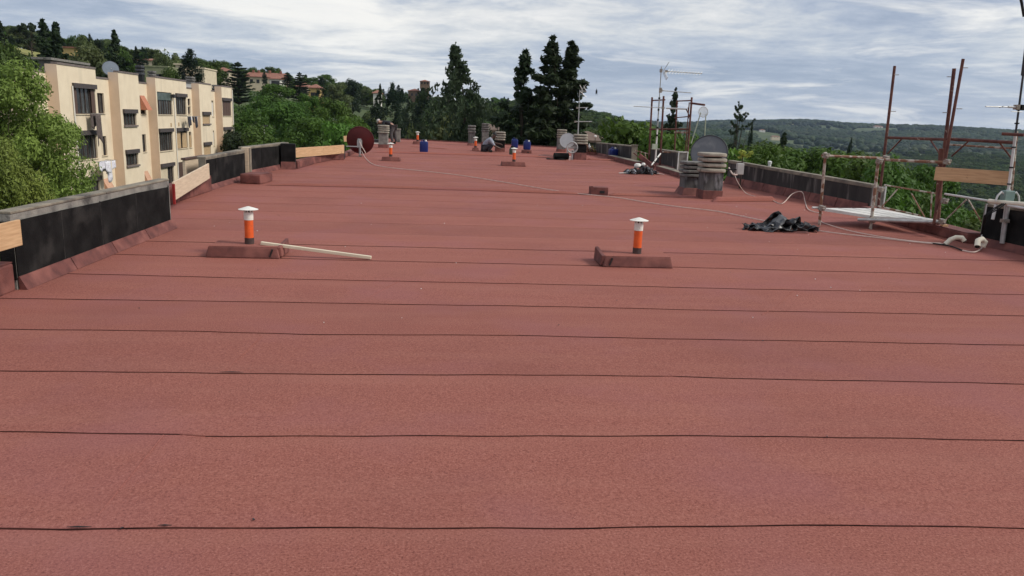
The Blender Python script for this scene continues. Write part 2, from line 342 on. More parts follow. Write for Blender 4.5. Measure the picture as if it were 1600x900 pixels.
mt = M('ground_green', (.038, .058, .018), (.075, .10, .032), .03, .95, detail=6, c3=(.20, .165, .085), c3scale=.006, c3lo=.60, c3hi=.68)
terr = MB().add(vs.tolist(), fs).build('hills', mt, smooth=True); tag(terr, kind='structure')
# the mown meadow on the left hill
def on_hill(u, v): 
    x = -118+u*34; y = 196+v*46; x += (y-200)*-.5; return (x, y, T(x, y)+.15)
tag(MB().grid(on_hill, 14, 14).build('meadow', M('meadow_grass', (.20, .20, .05), (.25, .235, .075), .15, .95), smooth=True), kind='structure')

# ------------------------------------------------------------------ foliage
def leaf_mesh(name, C, Nn, size, tint, mat, rng, aspect=.6, asp=1.0):
    n = len(C); Nn = Nn/np.maximum(np.linalg.norm(Nn, axis=1, keepdims=True), 1e-6)
    t = rng.normal(size=(n, 3)); a = np.cross(Nn, t); a /= np.maximum(np.linalg.norm(a, axis=1, keepdims=True), 1e-6); b = np.cross(Nn, a)
    s = np.asarray(size).reshape(-1, 1)*np.array([[1, 1, 1/asp]]); w = s*aspect
    P = np.stack([C-a*s, C-b*w, C+a*s, C+b*w], 1).reshape(-1, 3).astype(np.float32)
    me = bpy.data.meshes.new(name); me.vertices.add(4*n); me.vertices.foreach_set('co', P.ravel())
    me.loops.add(4*n); me.loops.foreach_set('vertex_index', np.arange(4*n, dtype=np.int32))
    me.polygons.add(n); me.polygons.foreach_set('loop_start', np.arange(0, 4*n, 4, dtype=np.int32)); me.polygons.foreach_set('loop_total', np.full(n, 4, np.int32))
    at = me.attributes.new('tint', 'FLOAT', 'FACE'); at.data.foreach_set('value', np.clip(tint, 0, 1).astype(np.float32))
    me.materials.append(m(mat)); me.update(); return me
def from_clumps(name, cl, nleaf, ls, mat, rng, flat=.75, core=.25, up=.3, aspect=.6, asp=1.0):
    flat = flat/asp
    # cl: (x, y, z, radius); leaves sit on the shell of every clump
    C, Nn, Sz, Ti = [], [], [], []
    for x, y, z, r in cl:
        k = max(3, int(nleaf*(.6+.8*rng.random()))); d = rng.normal(size=(k, 3)); d /= np.linalg.norm(d, axis=1, keepdims=True)
        q = np.where(rng.random(k) < core, rng.random(k), .75+.35*rng.random(k))
        C.append(np.array([x, y, z])+d*np.array([1, 1, flat])*(r*q)[:, None]); Nn.append(d+rng.normal(size=(k, 3))*.55+np.array([0, 0, up]))
        Sz.append(ls*(.6+.8*rng.random(k))); Ti.append(.25+.5*rng.random()+.35*(rng.random(k)-.5))
    return leaf_mesh(name, np.concatenate(C), np.concatenate(Nn), np.concatenate(Sz), np.concatenate(Ti), mat, rng, aspect, asp)
def limbs(name, cl, base_r, rng, ztop_=.75, every=3, lean=(0, 0)):
    mb = MB(); k = 6; pts = [Vector((lean[0]*t*t+.012*math.sin(5*t), lean[1]*t*t, t*ztop_)) for t in [i/k for i in range(k+1)]]
    mb.tube(pts, [base_r*(1-.75*i/k) for i in range(k+1)], 8)
    for x, y, z, r in cl[::every]:
        t = max(.12, min(.95, (z-.12)/ztop_*.75)); s0 = Vector((lean[0]*t*t, lean[1]*t*t, t*ztop_)); e = Vector((x, y, z))
        mid = (s0+e)/2+Vector((rng.normal()*.02, rng.normal()*.02, .02)); rb = base_r*.38*(1-.5*t)
        mb.tube([s0, mid, e], [rb, rb*.65, rb*.25], 5)
    me = mb.build(name, 'bark', smooth=True); return take(me)
def take(o):
    me = o.data; bpy.data.objects.remove(o); return me
SPEC = {}
def species(kind, seed):
    key = (kind, seed)
    if key in SPEC: return SPEC[key]
    rng = np.random.default_rng(seed*31+sum(map(ord, kind))); cl = []
    lean = (0, 0); tr = .02; every = 3; ztp = .75
    if kind in ('broadleaf', 'olive_tree', 'bright_tree', 'locust_tree', 'dark_broadleaf'):
        big = kind == 'locust_tree'; nC = 210 if big else 56
        for _ in range(nC):
            th = rng.random()*2*np.pi; z = .22+.74*rng.random()**.8; t = (z-.2)/.8
            prof = .5*math.sqrt(max(0.02, 1-(max(0, t-.38)/.64)**2.2))*(.72+.28*min(1, t/.3)); rad = prof*(rng.random()**.45)*(.86+.28*rng.random())
            r = (.065 if big else .10)+.06*rng.random()
            cl.append((rad*math.cos(th), rad*math.sin(th), z-.03, r))
        mt = {'broadleaf': 'leaf_broad', 'olive_tree': 'leaf_olive', 'bright_tree': 'leaf_bright', 'locust_tree': 'leaf_locust', 'dark_broadleaf': 'leaf_dark'}[kind]
        me = from_clumps('crown', cl, 430 if big else 190, .0125 if big else .027, mt, rng, .8, .35, .35, .42 if big else .6, 1.9 if big else 1.4)
    elif kind == 'pine_tree':
        for _ in range(42):
            th = rng.random()*2*np.pi; t = rng.random(); z = .34+.58*t; prof = .5*math.sqrt(max(.03, 1-t**2.2)); rad = prof*rng.random()**.4
            cl.append((rad*math.cos(th), rad*math.sin(th), z, .085+.055*rng.random()))
        me = from_clumps('crown', cl, 250, .021, 'leaf_pine', rng, .75, .2, .7, .4, 1.4)
    elif kind == 'umbrella_pine':
        for _ in range(40):
            th = rng.random()*2*np.pi; rad = .5*rng.random()**.5; z = .92-.45*rad*rad*1.6-.06*rng.random()
            if rng.random() < .3: z -= .12+.3*rng.random(); rad *= .95
            cl.append((rad*math.cos(th), rad*math.sin(th), z, .05+.035*rng.random()))
        me = from_clumps('crown', cl, 110, .032, 'leaf_dark', rng, .6, .2, .6, .5); every = 1; ztp = .6; tr = .022
    elif kind == 'cypress_tree':
        for _ in range(95):
            t = rng.random()**.9; z = .03+.94*t; prof = .5*min(1, (t+.05)/.1)**.5*max(.04, 1-t**6)**.9; th = rng.random()*2*np.pi; rad = prof*(.35+.65*rng.random()**.5)
            cl.append((rad*math.cos(th), rad*math.sin(th), z, .11+.08*rng.random()))
        cl.append((0, 0, .975, .07))
        C = from_clumps('crown', [(a, b, c/1.0, r) for a, b, c, r in cl], 95, .045, 'leaf_cypress', rng, 1.6, .3, .9, .45, 5.0); me = C; every = 9
    elif kind in ('fir_tree', 'twin_fir'):
        tops = [(0, 0, 1.0, 1.0)] if kind == 'fir_tree' else [(-.07, 0, 1.0, .9), (.085, .04, .985, .8)]
        for ox, oy, hz, k in tops:
            nlev = 24
            for i in range(nlev):
                t = i/(nlev-1); z = (.06+.9*t)*hz; R0 = .5*k*min(1, ((1-t)/.62)**.85)*(.8+.36*rng.random())+.015; nb = max(3, int(8-4.5*t)); a0 = rng.random()*6
                for j in range(nb):
                    th = a0+2*np.pi*j/nb+rng.normal()*.25; L = R0*(.45+.8*rng.random())
                    if t < .93 and rng.random() < .2: continue
                    for q in (.35, .65, .92):
                        cl.append((ox*(.6+.4*t)+L*q*math.cos(th), oy+L*q*math.sin(th), z-.035*q+.04*q*q+rng.normal()*.008, (.075*(1.15-.45*q)*(1.1-.62*t)+.006)*(.7+.6*rng.random())))
            cl.append((ox, oy, hz*.99, .018)); cl.append((ox, oy, hz*.965, .032)); cl.append((ox, oy, hz*.94, .045))
        me = from_clumps('crown', cl, 42, .031, 'leaf_dark', rng, .8, .3, .6, .45, 2.6); every = 17; ztp = .9 if kind == 'fir_tree' else .5; tr = .022
    elif kind == 'weeping_cedar':
        CC, NN, SZ, TI = [], [], [], []; lx = lambda t: -.10*max(0, t-.62)**1.3*3.6-.05*max(0, t-.9)
        for i in range(32):
            t = (i+.5)/32; z = .10+.88*t; R0 = .66*min(1, ((1-t)/.6)**1.3)*(.55+.7*rng.random())+.02
            if .80 < t < .83: R0 = .27
            nb = 5 if t < .75 else 3; a0 = rng.random()*6
            for j in range(nb):
                if rng.random() < .2 and j: continue
                th = a0+2*np.pi*j/nb+rng.normal()*.3
                if .80 < t < .83 and j == 0: th = math.pi
                L = R0*(.55+.95*rng.random())
                for q in np.linspace(.10, 1, 13):
                    p = np.array([lx(t)+L*q*math.cos(th), L*q*math.sin(th), z+.10*L*q-.50*L*q**2.4]); k = 11
                    ln = (.025+.10*q*(1.1-t))*rng.random(k)
                    CC.append(p+np.stack([rng.normal(size=k)*.008, rng.normal(size=k)*.008, -ln], 1)); NN.append(rng.normal(size=(k, 3))*np.array([1, 1, .25])); SZ.append(.010+.008*rng.random(k)); TI.append(.2+.5*rng.random()+.35*(rng.random(k)-.5))
                cl.append((p[0], p[1], p[2], .02))
        k = 60; tt = .84+.16*rng.random(k)**1.2; CC.append(np.stack([[lx(a)+.008*rng.normal()*(1.2-a)*4 for a in tt], rng.normal(size=k)*.012, tt*.985], 1)); NN.append(rng.normal(size=(k, 3))); SZ.append(np.full(k, .012)); TI.append(rng.random(k))
        me = leaf_mesh('crown', np.concatenate(CC), np.concatenate(NN), np.concatenate(SZ), np.concatenate(TI), 'leaf_cedar', rng, .42, 1.3); every = 7; ztp = .82; tr = .017; lean = (-.035, 0)
    elif kind == 'bare_cedar':
        def arm(x0, z0, x1, y1, z1, n, r):
            x1 += .02*rng.normal(); z1 += .006*rng.normal(); n += 3
            for q in np.linspace(.15, 1, n): cl.append((x0+(x1-x0)*q, y1*q, z0+(z1-z0)*q-.012*math.sin(3.1*q)+.004*rng.normal(), r*(1.2-.7*q)*(.5+.8*rng.random())))
        for z0, x1, y1, z1 in ((.975, .06, .03, .985), (.955, -.05, .05, .975), (.935, .15, -.02, .962), (.925, -.09, -.03, .935), (.90, .20, .05, .935), (.885, -.08, .08, .895), (.86, .29, -.04, .905), (.855, -.15, .02, .85), (.84, .1, .2, .87), (.82, -.1, -.2, .83)): arm(0, z0, x1, y1, z1, 8, .020)
        for i in range(34):
            z = .80-.55*rng.random(); th = rng.random()*6.28; L = .12+.38*rng.random()*(.95-z)/.5; arm(0, z, L*math.cos(th), L*math.sin(th), z+.02*rng.normal(), 6, .05)
        cl += [(-.012, 0, .985, .012), (-.02, 0, .998, .010), (-.005, 0, .965, .014)]
        me = from_clumps('crown', cl, 24, .018, 'leaf_cedar', rng, .55, .3, .6, .4, 2.2); every = 4; ztp = .985; tr = .014
    elif kind == 'cedar_tree':        # open tiers of upswept arms
        for i in range(17):
            t = i/16; z = .16+.80*t+rng.normal()*.012; R0 = .5*(1-t)**.6*(.6+.5*rng.random())+.05; nb = 5 if t < .8 else 3; a0 = rng.random()*6
            for j in range(nb):
                th = a0+2*np.pi*j/nb+rng.normal()*.3; L = R0*(.6+.5*rng.random())
                for q in np.linspace(.25, 1, 5): cl.append((L*q*math.cos(th), L*q*math.sin(th), z+.10*L*q*q, .045+.03*(1-q)))
        cl += [(.0, 0, .97, .012), (-.02, 0, .99, .01)]
        me = from_clumps('crown', cl, 44, .030, 'leaf_dark', rng, .6, .3, .8, .4, 2.2); every = 2; ztp = .96; tr = .014
    co = np.empty(len(me.vertices)*3, np.float32); me.vertices.foreach_get('co', co); co = co.reshape(-1, 3); co[:, 2] /= np.percentile(co[:, 2], 99.95); me.vertices.foreach_set('co', co.ravel())
    trunk = limbs('trunk', cl, tr, rng, ztp, every, lean)
    SPEC[key] = (trunk, me); return SPEC[key]
def tree(kind, seed, px, ty, wpx, D, label, name=None, base=None, rz=None, group=None, cat=None):
    p = W(px, ty, D); b = T(p.x, D) if base is None else base; h = p.z-b; w = wpx/1215*D*{'fir_tree': 1.75, 'twin_fir': 1.55, 'weeping_cedar': 1.45, 'cypress_tree': 1.3, 'cedar_tree': 1.5, 'pine_tree': 1.25}.get(kind, 1.15)
    tr, cr = species(kind, seed); o = thing(name or kind, (p.x, D, b), label, cat or 'tree', group, rnd.random()*6.28 if rz is None else rz); o.scale = (w, w, h)
    for nm, me in (('trunk', tr), ('crown', cr)):
        c = bpy.data.objects.new(nm, me); COL.objects.link(c); c.parent = o
    return o

# ------------------------------------------------------------------ the roof: felt rolls lapped one over the next
XL = [(-9, -4.6), (7.3, -4.6), (7.45, -4.2), (11.2, -4.1), (11.3, -5.1), (19.3, -5.1), (22, -4.8), (25, -4.3), (27, -3.8), (42, -3.6)]
XR = [(-9, 8.8), (15, 8.85), (18.9, 8.2), (20.9, 7.95), (25, 7.7), (28, 7.6), (29, 7.0), (33, 6.5), (38, 6.1), (42, 6.0)]
def itp(tab, y): return float(np.interp(y, [a for a, b in tab], [b for a, b in tab]))
def yfar(x): return 41.3-.40*(x+2.8)
SEAMS = [
 [(0, 826), (118, 827.5), (135, 826.5), (600, 827), (860, 826), (1100, 822.5), (1320, 822.5), (1600, 827)],
 [(0, 676), (250, 679), (300, 679.5), (318, 682), (800, 683), (1100, 681), (1600, 690)],
 [(0, 580), (350, 584.5), (800, 587), (1050, 589), (1200, 593), (1600, 601)],
 [(0, 515), (320, 519), (480, 523), (800, 525), (1100, 531), (1600, 540)],
 [(0, 467), (250, 470), (550, 475), (800, 478.5), (1100, 485), (1600, 494)],
 [(90, 428), (560, 439), (800, 443.5), (1070, 450), (1600, 461)],
 [(160, 397), (330, 402), (800, 413), (1050, 418), (1600, 432)]]
lines = [lambda x: -4.0]
for sm in SEAMS:
    P = [RP(*q) for q in sm]; xs = [p.x for p in P]; ys = [p.y for p in P]
    ph = rnd.random()*9; lines.append(lambda x, xs=xs, ys=ys, ph=ph: float(np.interp(x, xs, ys))+.006*math.sin(2.3*x+ph)+.003*math.sin(9*x+2*ph))
y = 10.17
while y < 43.5:
    ph = rnd.random()*9; j = rnd.uniform(-.02, .02); lines.append(lambda x, y=y+j, ph=ph: y+.008*math.sin(.9*x+ph)+.004*math.sin(5*x+ph)); y += 1.01
roof = bpy.data.objects.new('roof', None); COL.objects.link(roof); tag(roof, kind='structure')
roof_mass = MB()
for k in range(len(lines)-1):
    a, b = lines[k], lines[k+1]
    if a(0) > 41.5: break
    lf = .007 if k < 9 else .003
    yc = (a(0)+b(0))/2; x0, x1 = itp(XL, yc), itp(XR, yc); nx = 90 if k < 9 else 30
    def sf(u, v, a=a, b=b, x0=x0, x1=x1):
        x = x0+u*(x1-x0); yn, yf_ = a(x), b(x)+.08; yy = yn if v == 0 else yn+(yf_-yn)*v; yy = min(yy, yfar(x)); return (x, yy, zr(yy)+lf-lf*.75*v)
    mb = MB().grid(sf, nx, 2)
    def lip(u, v, a=a, x0=x0, x1=x1): x = x0+u*(x1-x0); yy = min(a(x), yfar(x)); return (x, yy-.0005, zr(yy)+lf-lf*v)
    mb.grid(lip, nx, 1); s = mb.build('roofing_sheet', FELT, roof)
    if 0 < k:      # bitumen squeezed out along the lap
        kk = [rnd.random()*7 for _ in range(3)]
        w0 = .0024 if k < 6 else .0018
        def bead(u, v, a=a, x0=x0, x1=x1, kk=kk, w0=w0):
            x = x0+u*(x1-x0); w = w0*(.9+.6*math.sin(1.7*x+kk[0])*math.sin(.6*x+kk[1])+.4*math.sin(11*x+kk[2])+.3*math.sin(23*x+kk[1])); w = max(.0006, w)
            yy = min(a(x), yfar(x)); return (x, yy-.001-w*(1-v)*1.6, zr(yy)+(.001 if v == 0 else .0078))
        if k < 9: MB().grid(bead, 240 if k < 9 else 60, 1).build('lap_seam', 'lap_bitumen', s)
# dark smear where two rolls butt, and the raised joints across the roof
for (x, y, w) in ((124, 827, .10), (258, 824.5, .06), (362, 584, .16)):
    p = RP(x, y); MB().tube([p+Vector((-w/2, 0, .012)), p+Vector((0, -.004, .015)), p+Vector((w/2, 0, .012))], [.001, .0035, .001], 6).build('bitumen_smear', 'bitumen', roof)
for q in (((255, 680), (205, 742), (152, 806)), ((348, 583), (380, 554), (409, 525)), ((560, 474), (590, 457), (622, 440)), ((1190, 492), (1215, 478), (1238, 455))):
    P = [RP(x, y, .0045) for x, y in q]; MB().tube(P, [.0045, .004, .0045], 6).build('end_lap', FELT, roof)
def hump(pts, w, h, name='raised_joint'):
    P = [RP(*q) for q in pts]; mb = MB(); xs = [p.x for p in P]; ys = [p.y for p in P]
    def f(u, v):
        x = xs[0]+u*(xs[-1]-xs[0]); y = float(np.interp(x, xs, ys))+(v-.5)*w+.01*math.sin(3*x); return (x, y, zr(y)+.010+h*max(0, math.sin(math.pi*v))**.5*min(1, 14*u, 14*(1-u)))
    return mb.grid(f, 60, 8).build(name, FELT, roof, smooth=True)
hump([(418, 289), (560, 292), (760, 298), (916, 304)], .22, .05); hump([(952, 305), (1000, 306), (1062, 308)], .22, .05)
hump([(1112, 315), (1170, 314.5), (1212, 314)], .20, .10, 'felt_roll_fillet')
hump([(578, 238), (700, 241.5), (800, 244.5), (858, 246)], .24, .06); hump([(918, 249.5), (965, 251.5)], .24, .05)
hump([(640, 229.5), (700, 233)], .2, .03)
bw = MB(); poly = [(itp(XL, y)-.1, y) for y in (-4, 7.3, 7.45, 11.2, 11.3, 19.3, 25, 28)]+[(-3.5, yfar(-3.5)-.02), (6.05, yfar(6.05)-.02)]+[(itp(XR, y)+.0, y) for y in (33, 29, 25, 20.9, 15, -4)]
bw.prism(poly, -11.5, -.2); bw.build('building_wall', 'render_cream', roof)
bw = MB(); xx = [-3.5, 0, 3, 6.05]; bw.grid(lambda u, v: (-3.5+u*9.55, yfar(-3.5+u*9.55)+.02, zr(yfar(-3.5+u*9.55))-.4+v*.45), 8, 1).build('roof_edge', 'felt_upstand', roof, solid=.1)

# ------------------------------------------------------------------ parapet walls
def wall(label, p0, p1, z0, z1, th, side, body='coping_concrete', panels=None, cope=.05, ptop=.14, up=.14, cope_mat='coping_concrete', end=False, seal=None, upmat='felt_upstand'):
    p0 = Vector((p0[0], p0[1])); p1 = Vector((p1[0], p1[1])); d = (p1-p0).normalized(); n = Vector((d.y, -d.x))
    if n.x*side < 0: n = -n                      # points outwards
    b0, b1 = zr(p0.y), zr(p1.y); o = thing('parapet_wall', (p0.x, p0.y, b0), label, 'parapet wall'); O = Vector((p0.x, p0.y, b0))
    def P(t, off, z): q = p0.lerp(p1, t)+n*off; return Vector((q.x, q.y, z))-O
    def slab(t0, t1, o0, o1, zb, zt): return [P(t0, o0, zb(t0)), P(t1, o0, zb(t1)), P(t1, o1, zb(t1)), P(t0, o1, zb(t0)), P(t0, o0, zt(t0)), P(t1, o0, zt(t1)), P(t1, o1, zt(t1)), P(t0, o1, zt(t0))]
    top = lambda t: z0+(z1-z0)*t; bot = lambda t: b0+(b1-b0)*t
    MB().hexa(slab(0, 1, 0, th, lambda t: bot(t)-.6, lambda t: top(t)-cope)).build('wall_body', body, o)
    L = (p1-p0).length; nc = max(1, round(L/2.2))
    for i in range(nc):
        e = .004/L; MB().hexa(slab(i/nc+e, (i+1)/nc-e, -.008, th+.03, lambda t: top(t)-cope+.002, lambda t: top(t)+.004*math.sin(31*t))).build('coping', cope_mat, o, bevel=.008)
    ts = panels or []
    for t0, t1 in zip(ts[:-1], ts[1:]):
        e = .006/L
        MB().hexa(slab(t0+e, t1-e, -.012, -.002, lambda t: bot(t)+up*.8, lambda t: top(t)-ptop-.02*math.sin(40*t)**2)).build('membrane_panel', 'black_membrane', o)
        if seal: MB().hexa(slab(t1-e*.45, t1+e*.45, -.013, -.002, lambda t: bot(t)+up, lambda t: top(t)-ptop)).build('panel_joint', 'joint_grey', o)
    if end: MB().hexa(slab(-.012/L, -.002/L, -.012, th+.01, lambda t: bot(0)+.1, lambda t: top(0)-ptop)).build('membrane_panel', 'black_membrane', o)  # black sheet over the end face: painted darkness of the void under the board
    nu = max(1, round(L/1.05))
    for i in range(nu):
        t0, t1 = i/nu+.002, (i+1)/nu-.002; mb = MB()
        mb.hexa([P(t0, -.09, bot(t0)+.006), P(t1, -.09, bot(t1)+.006), P(t1, -.016, bot(t1)+.006), P(t0, -.016, bot(t0)+.006), P(t0, -.026, bot(t0)+up), P(t1, -.026, bot(t1)+up), P(t1, -.0145, bot(t1)+up), P(t0, -.0145, bot(t0)+up)])
        mb.build('upstand', upmat, o)
    return o
A, B = (-4.05, 7.42), (-3.95, 11.25)
def tY(q): return (RP(*q).y-A[1])/(B[1]-A[1])
wall('long black-lined parapet at the near left, with bare concrete along its top', A, B, .76, .775, .11, -1, panels=[.004, tY((104, 424)), tY((165, 400)), tY((223, 378)), .985], body='grey_concrete', ptop=.095, up=.13, seal=True, cope=.03, end=True)
wall('black-lined parapet behind the tilted pale board, on the left edge', (-4.87, 15.95), (-4.78, 18.6), .82, .86, .14, -1, panels=[.01, .22, .99], ptop=.06, up=.1)
wall('black-lined parapet between the cream post and the raw timber rail', (-4.92, 19.2), (-4.5, 22.2), .89, .93, .14, -1, panels=[.01, .33, .66, .99], ptop=.05, up=.12)
# end return of that wall, wrapped in black
w = wall('short black wall return at the start of the timber rail', (-4.55, 21.4), (-4.17, 21.45), .92, .92, .16, -1, body='soot', panels=[.01, .99], ptop=.02, up=.2, cope=.02, cope_mat='soot')
wall('grey stained parapet at the far right, beside the blue can', (6.25, 33.2), (6.78, 28.9), .95, .98, .22, 1, body='stained_wall', up=.1)
wall('short stained parapet behind the scrap heap, right of the aerial mast', (7.35, 28.2), (7.42, 25.2), .93, .94, .22, 1, body='stained_wall', up=.12)
wall('long black-streaked concrete parapet right of the double chimney', (7.75, 21.2), (8.62, 15.2), .88, .73, .14, 1, body='stained_wall', cope=.08, ptop=.05, up=.2)
wall('black parapet with grey end face at the right edge, under the conduits', (8.5, 11.55), (8.85, 8.0), .73, .76, .24, 1, body='black_membrane', cope=.05, up=.12)
# light grey end faces
def block(name, p, q, z0, z1, w, mat, label, cat, parts=None):
    o = thing(name, (p[0], p[1], z0), label, cat); MB().bar((0, 0, (z1-z0)/2), (q[0]-p[0], q[1]-p[1], (z1-z0)/2), w, z1-z0).build('body', mat, o); return o
o = thing('wall_end', (8.58, 15.1, .1), 'pale grey end of the black-streaked parapet, edged in white', 'wall end'); MB().box((.12, -.03, .3), (.24, .05, .62)).build('face', 'grey_concrete', o); MB().box((0, -.07, .3), (.025, .025, .62)).build('edge_strip', 'dull_white', o); MB().box((.245, -.07, .3), (.025, .025, .62)).build('edge_strip', 'dull_white', o)
o = thing('wall_end', (8.5, 11.6, .06), 'grey end face of the parapet under the green box, one white edge', 'wall end'); MB().box((.14, -.0, .33), (.26, .05, .66)).build('face', 'grey_concrete', o); MB().box((0, -.04, .33), (.02, .02, .67)).build('edge_strip', 'dull_white', o)
o = thing('wall_end', (6.82, 28.8, .35), 'cream rendered end post of the far right parapet', 'wall end'); MB().box((.06, 0, .31), (.2, .14, .66)).build('post', 'coping_concrete', o); MB().box((.06, 0, .655), (.24, .18, .03)).build('cap', 'coping_concrete', o)
o = thing('wall_end', (7.42, 24.9, .29), 'white metal frame closing the parapet end behind the chimneys', 'frame'); MB().tube([(0, 0, 0), (0, 0, .66)], .02, 8).build('upright', 'dull_white', o); MB().tube([(.3, 0, 0), (.3, 0, .66)], .02, 8).build('upright', 'dull_white', o); MB().bar((0, 0, .65), (.3, 0, .65), .03, .03).build('rail', 'dull_white', o); MB().box((.15, .03, .32), (.27, .02, .6)).build('panel', 'grey_concrete', o)
o = thing('post', (-4.8, 18.8, .2), 'cream post set between two black-lined parapets on the left', 'post'); MB().box((0, 0, .34), (.16, .22, .72)).build('shaft', 'pale_board', o); MB().box((.09, 0, .34), (.03, .16, .70)).build('facing', 'coping_concrete', o)
# low felted kerbs at the openings
def kerb(label, pts, w, h, top='felt_upstand'):
    o = thing('kerb', roofp(*pts[0]), label, 'kerb'); O = Vector(o.location)
    for (a, b) in zip(pts[:-1], pts[1:]):
        p, q = roofp(*a, h/2)-O, roofp(*b, h/2)-O; MB().bar(p, q, w, h).build('side', 'felt_upstand', o, bevel=.02)
        MB().bar(p+Vector((0, 0, h/2+.006)), q+Vector((0, 0, h/2+.006)), w*.93, .008).build('top', top, o)
kerb('red felt kerb under the tilted pale board', [(-4.85, 11.5), (-4.9, 14.2), (-4.85, 15.9)], .2, .30)
kerb('square red felt step in front of the cream post', [(-4.55, 17.8), (-4.1, 17.75)], .8, .2)
kerb('red felt kerb under the raw timber rail', [(-4.25, 21.6), (-4.1, 23.6), (-3.85, 25.2), (-3.45, 25.45)], .22, .2)
kerb('red felt kerb with bare top beside the far blue can', [(6.3, 30.2), (6.6, 26.7)], .3, .16, 'coping_concrete')
kerb('red felt kerb with bare top in front of the white frame', [(6.95, 25.3), (6.95, 21.9)], .3, .14, 'coping_concrete')
kerb('red felt kerb across the scaffold opening', [(8.5, 15.0), (8.45, 13.2), (8.45, 11.6)], .34, .16)
kerb('red felt kerb below the raw board at the near left', [(-4.20, 3.0), (-4.20, 7.40)], .3, .27)
kerb('red felt kerb at the far left edge behind the dish', [(-3.6, 26.5), (-3.55, 36)], .2, .12)

# timber rails
def board(label, p, q, w, h, mat, name='timber_board', cat='board', up=(0, 0, 1)):
    p, q = Vector(p), Vector(q); o = thing(name, p, label, cat); MB().bar((0, 0, 0), q-p, w, h, up).build('plank', mat, o, bevel=.003); return o
board('raw timber board at the left edge, before the near black parapet', W(31, 363, 7.3), W(31, 363, 7.3)+Vector((-.03, -2.2, .0)), .03, .235, 'pine_board')
p = W(272, 309, 13.9); q = W(327, 270, 15.2)
o = board('pale board tilted across the gap between two left parapets', W(271, 299, 12.6), W(326, 267, 15.6), .03, .29, 'pale_board', 'pale_board'); MB().bar((0.02, -.04, -.20), (0.02, -.04, .12), .05, .03).build('red_strip', M('red_paint', (.25, .012, .01)), o)
y0_, z0_ = XP(287, 250, -5.3); y1_, _ = XP(321, 250, -5.3)
o = thing('panel', (-5.3, y0_, -.1), 'upright cream panel standing behind the tilted pale board', 'panel'); MB().box((0, (y1_-y0_)/2, (z0_+.1)/2), (.05, y1_-y0_, z0_+.1)).build('sheet', 'pale_board', o); MB().box((0, (y1_-y0_)/2, z0_+.12), (.09, y1_-y0_+.06, .04)).build('cap', 'brown_shutter', o)
board('long raw timber rail across the opening on the far left', W(459, 239, 22.2), W(537, 233, 25.6), .035, .27, 'pine_board', 'timber_rail', 'rail')
o = thing('timber_block', roofp(-3.62, 25.7), 'short timber offcuts stacked under the end of the raw rail', 'timber'); MB().bar((-.15, 0, .24), (.12, 0, .24), .1, .09).build('offcut', 'pine_board', o); MB().bar((-.1, 0, .33), (.14, .02, .33), .1, .08).build('offcut', 'pale_board', o)
o = board('short upright raw board behind the red dish', W(537, 217, 28.2), W(551, 216, 28.4), .03, .2, 'pine_board')
o = thing('post', (-3.5, 25.9, .3), 'dark steel post at the end of the timber rail', 'post'); MB().box((0, 0, .22), (.1, .1, .5)).build('shaft', 'dish_rim', o)

# ------------------------------------------------------------------ vent pipes
def vent(loc, label, base=(.85, .36), corner=1, hh=.42, bh=.13, group='orange and white vent pipes on the roof', off=(0, 0), lean=0):
    o = thing('vent_pipe', loc, label, 'vent pipe', group)
    r = .052
    bs = MB(); w, d = base
    def top(u, v): return None
    bs.hexa([(-w/2+off[0], -d/2+off[1], 0), (w/2+off[0], -d/2+off[1], 0), (w/2+off[0], d/2+off[1], 0), (-w/2+off[0], d/2+off[1], 0), (-w/2+.03+off[0], -d/2+.03+off[1], bh), (w/2-.03+off[0], -d/2+.03+off[1], bh), (w/2-.03+off[0], d/2-.02+off[1], bh), (-w/2+.03+off[0], d/2-.02+off[1], bh)])
    b = bs.build('base', 'felt_upstand', o, bevel=.012)
    MB().box((off[0], off[1], bh+.002), (w-.07, d-.07, .006)).build('top_sheet', FELT, b)
    if corner:        # a folded ear of felt sticking up at the corner
        xe = off[0]+corner*(w/2-.02); y0, y1 = off[1]-d/2+.03, off[1]+d/2-.06; e = corner*.05
        MB().hexa([(xe-.05, y0, .02), (xe+.045, y0, .02), (xe+.05, y1, .02), (xe-.05, y1, .02), (xe-.025+e*.2, y0, bh+.008), (xe+.02+e*.2, y0, bh+.006), (xe+.02+e*.4, y1, bh+.055), (xe-.02+e*.4, y1, bh+.05)]).build('felt_ear', 'felt_upstand', b, bevel=.008)
        MB().box((corner*(w/2-.10)+off[0], -d/2+off[1]+.012, bh*.5), (.018, .02, bh*.75), ry=.35).build('fold', 'bitumen', b)
    t0 = bh
    MB().lathe([(r*1.06, t0), (r*1.06, t0+.08)], 20).build('sleeve', 'brown_sleeve', o, smooth=True)
    MB().lathe([(r, t0+.078), (r, t0+.305)], 20).build('pipe', 'orange_pipe', o, smooth=True)
    z1 = t0+.30
    MB().lathe([(r*1.07, z1-.004), (r*1.07, z1+.088), (r*.82, z1+.09)], 20).build('collar', 'white_plastic', o, smooth=True)
    sl = MB()
    for j in range(8):
        a = 2*math.pi*j/8; sl.box((r*.86*math.cos(a), r*.86*math.sin(a), z1+.105), (.014, .014, .04), rz=a)
    sl.build('louvre_slots', 'white_plastic', o); MB().lathe([(r*.7, z1+.085), (r*.7, z1+.125)], 14).build('core', 'soot', o)
    MB().lathe([(r*2.2, z1+.118), (r*2.25, z1+.124), (r*1.2, z1+.142), (.012, z1+.158)], 28).build('cap', 'white_plastic', o, smooth=True)
    return o
def vent_at(px, fx, fy, d, label, w, corner):
    f = RP(fx, fy); Y = f.y+d/2; X = W(px, fy-8, Y).x; vent(roofp(X, Y), label, (w, d), corner, off=(f.x-X, 0))
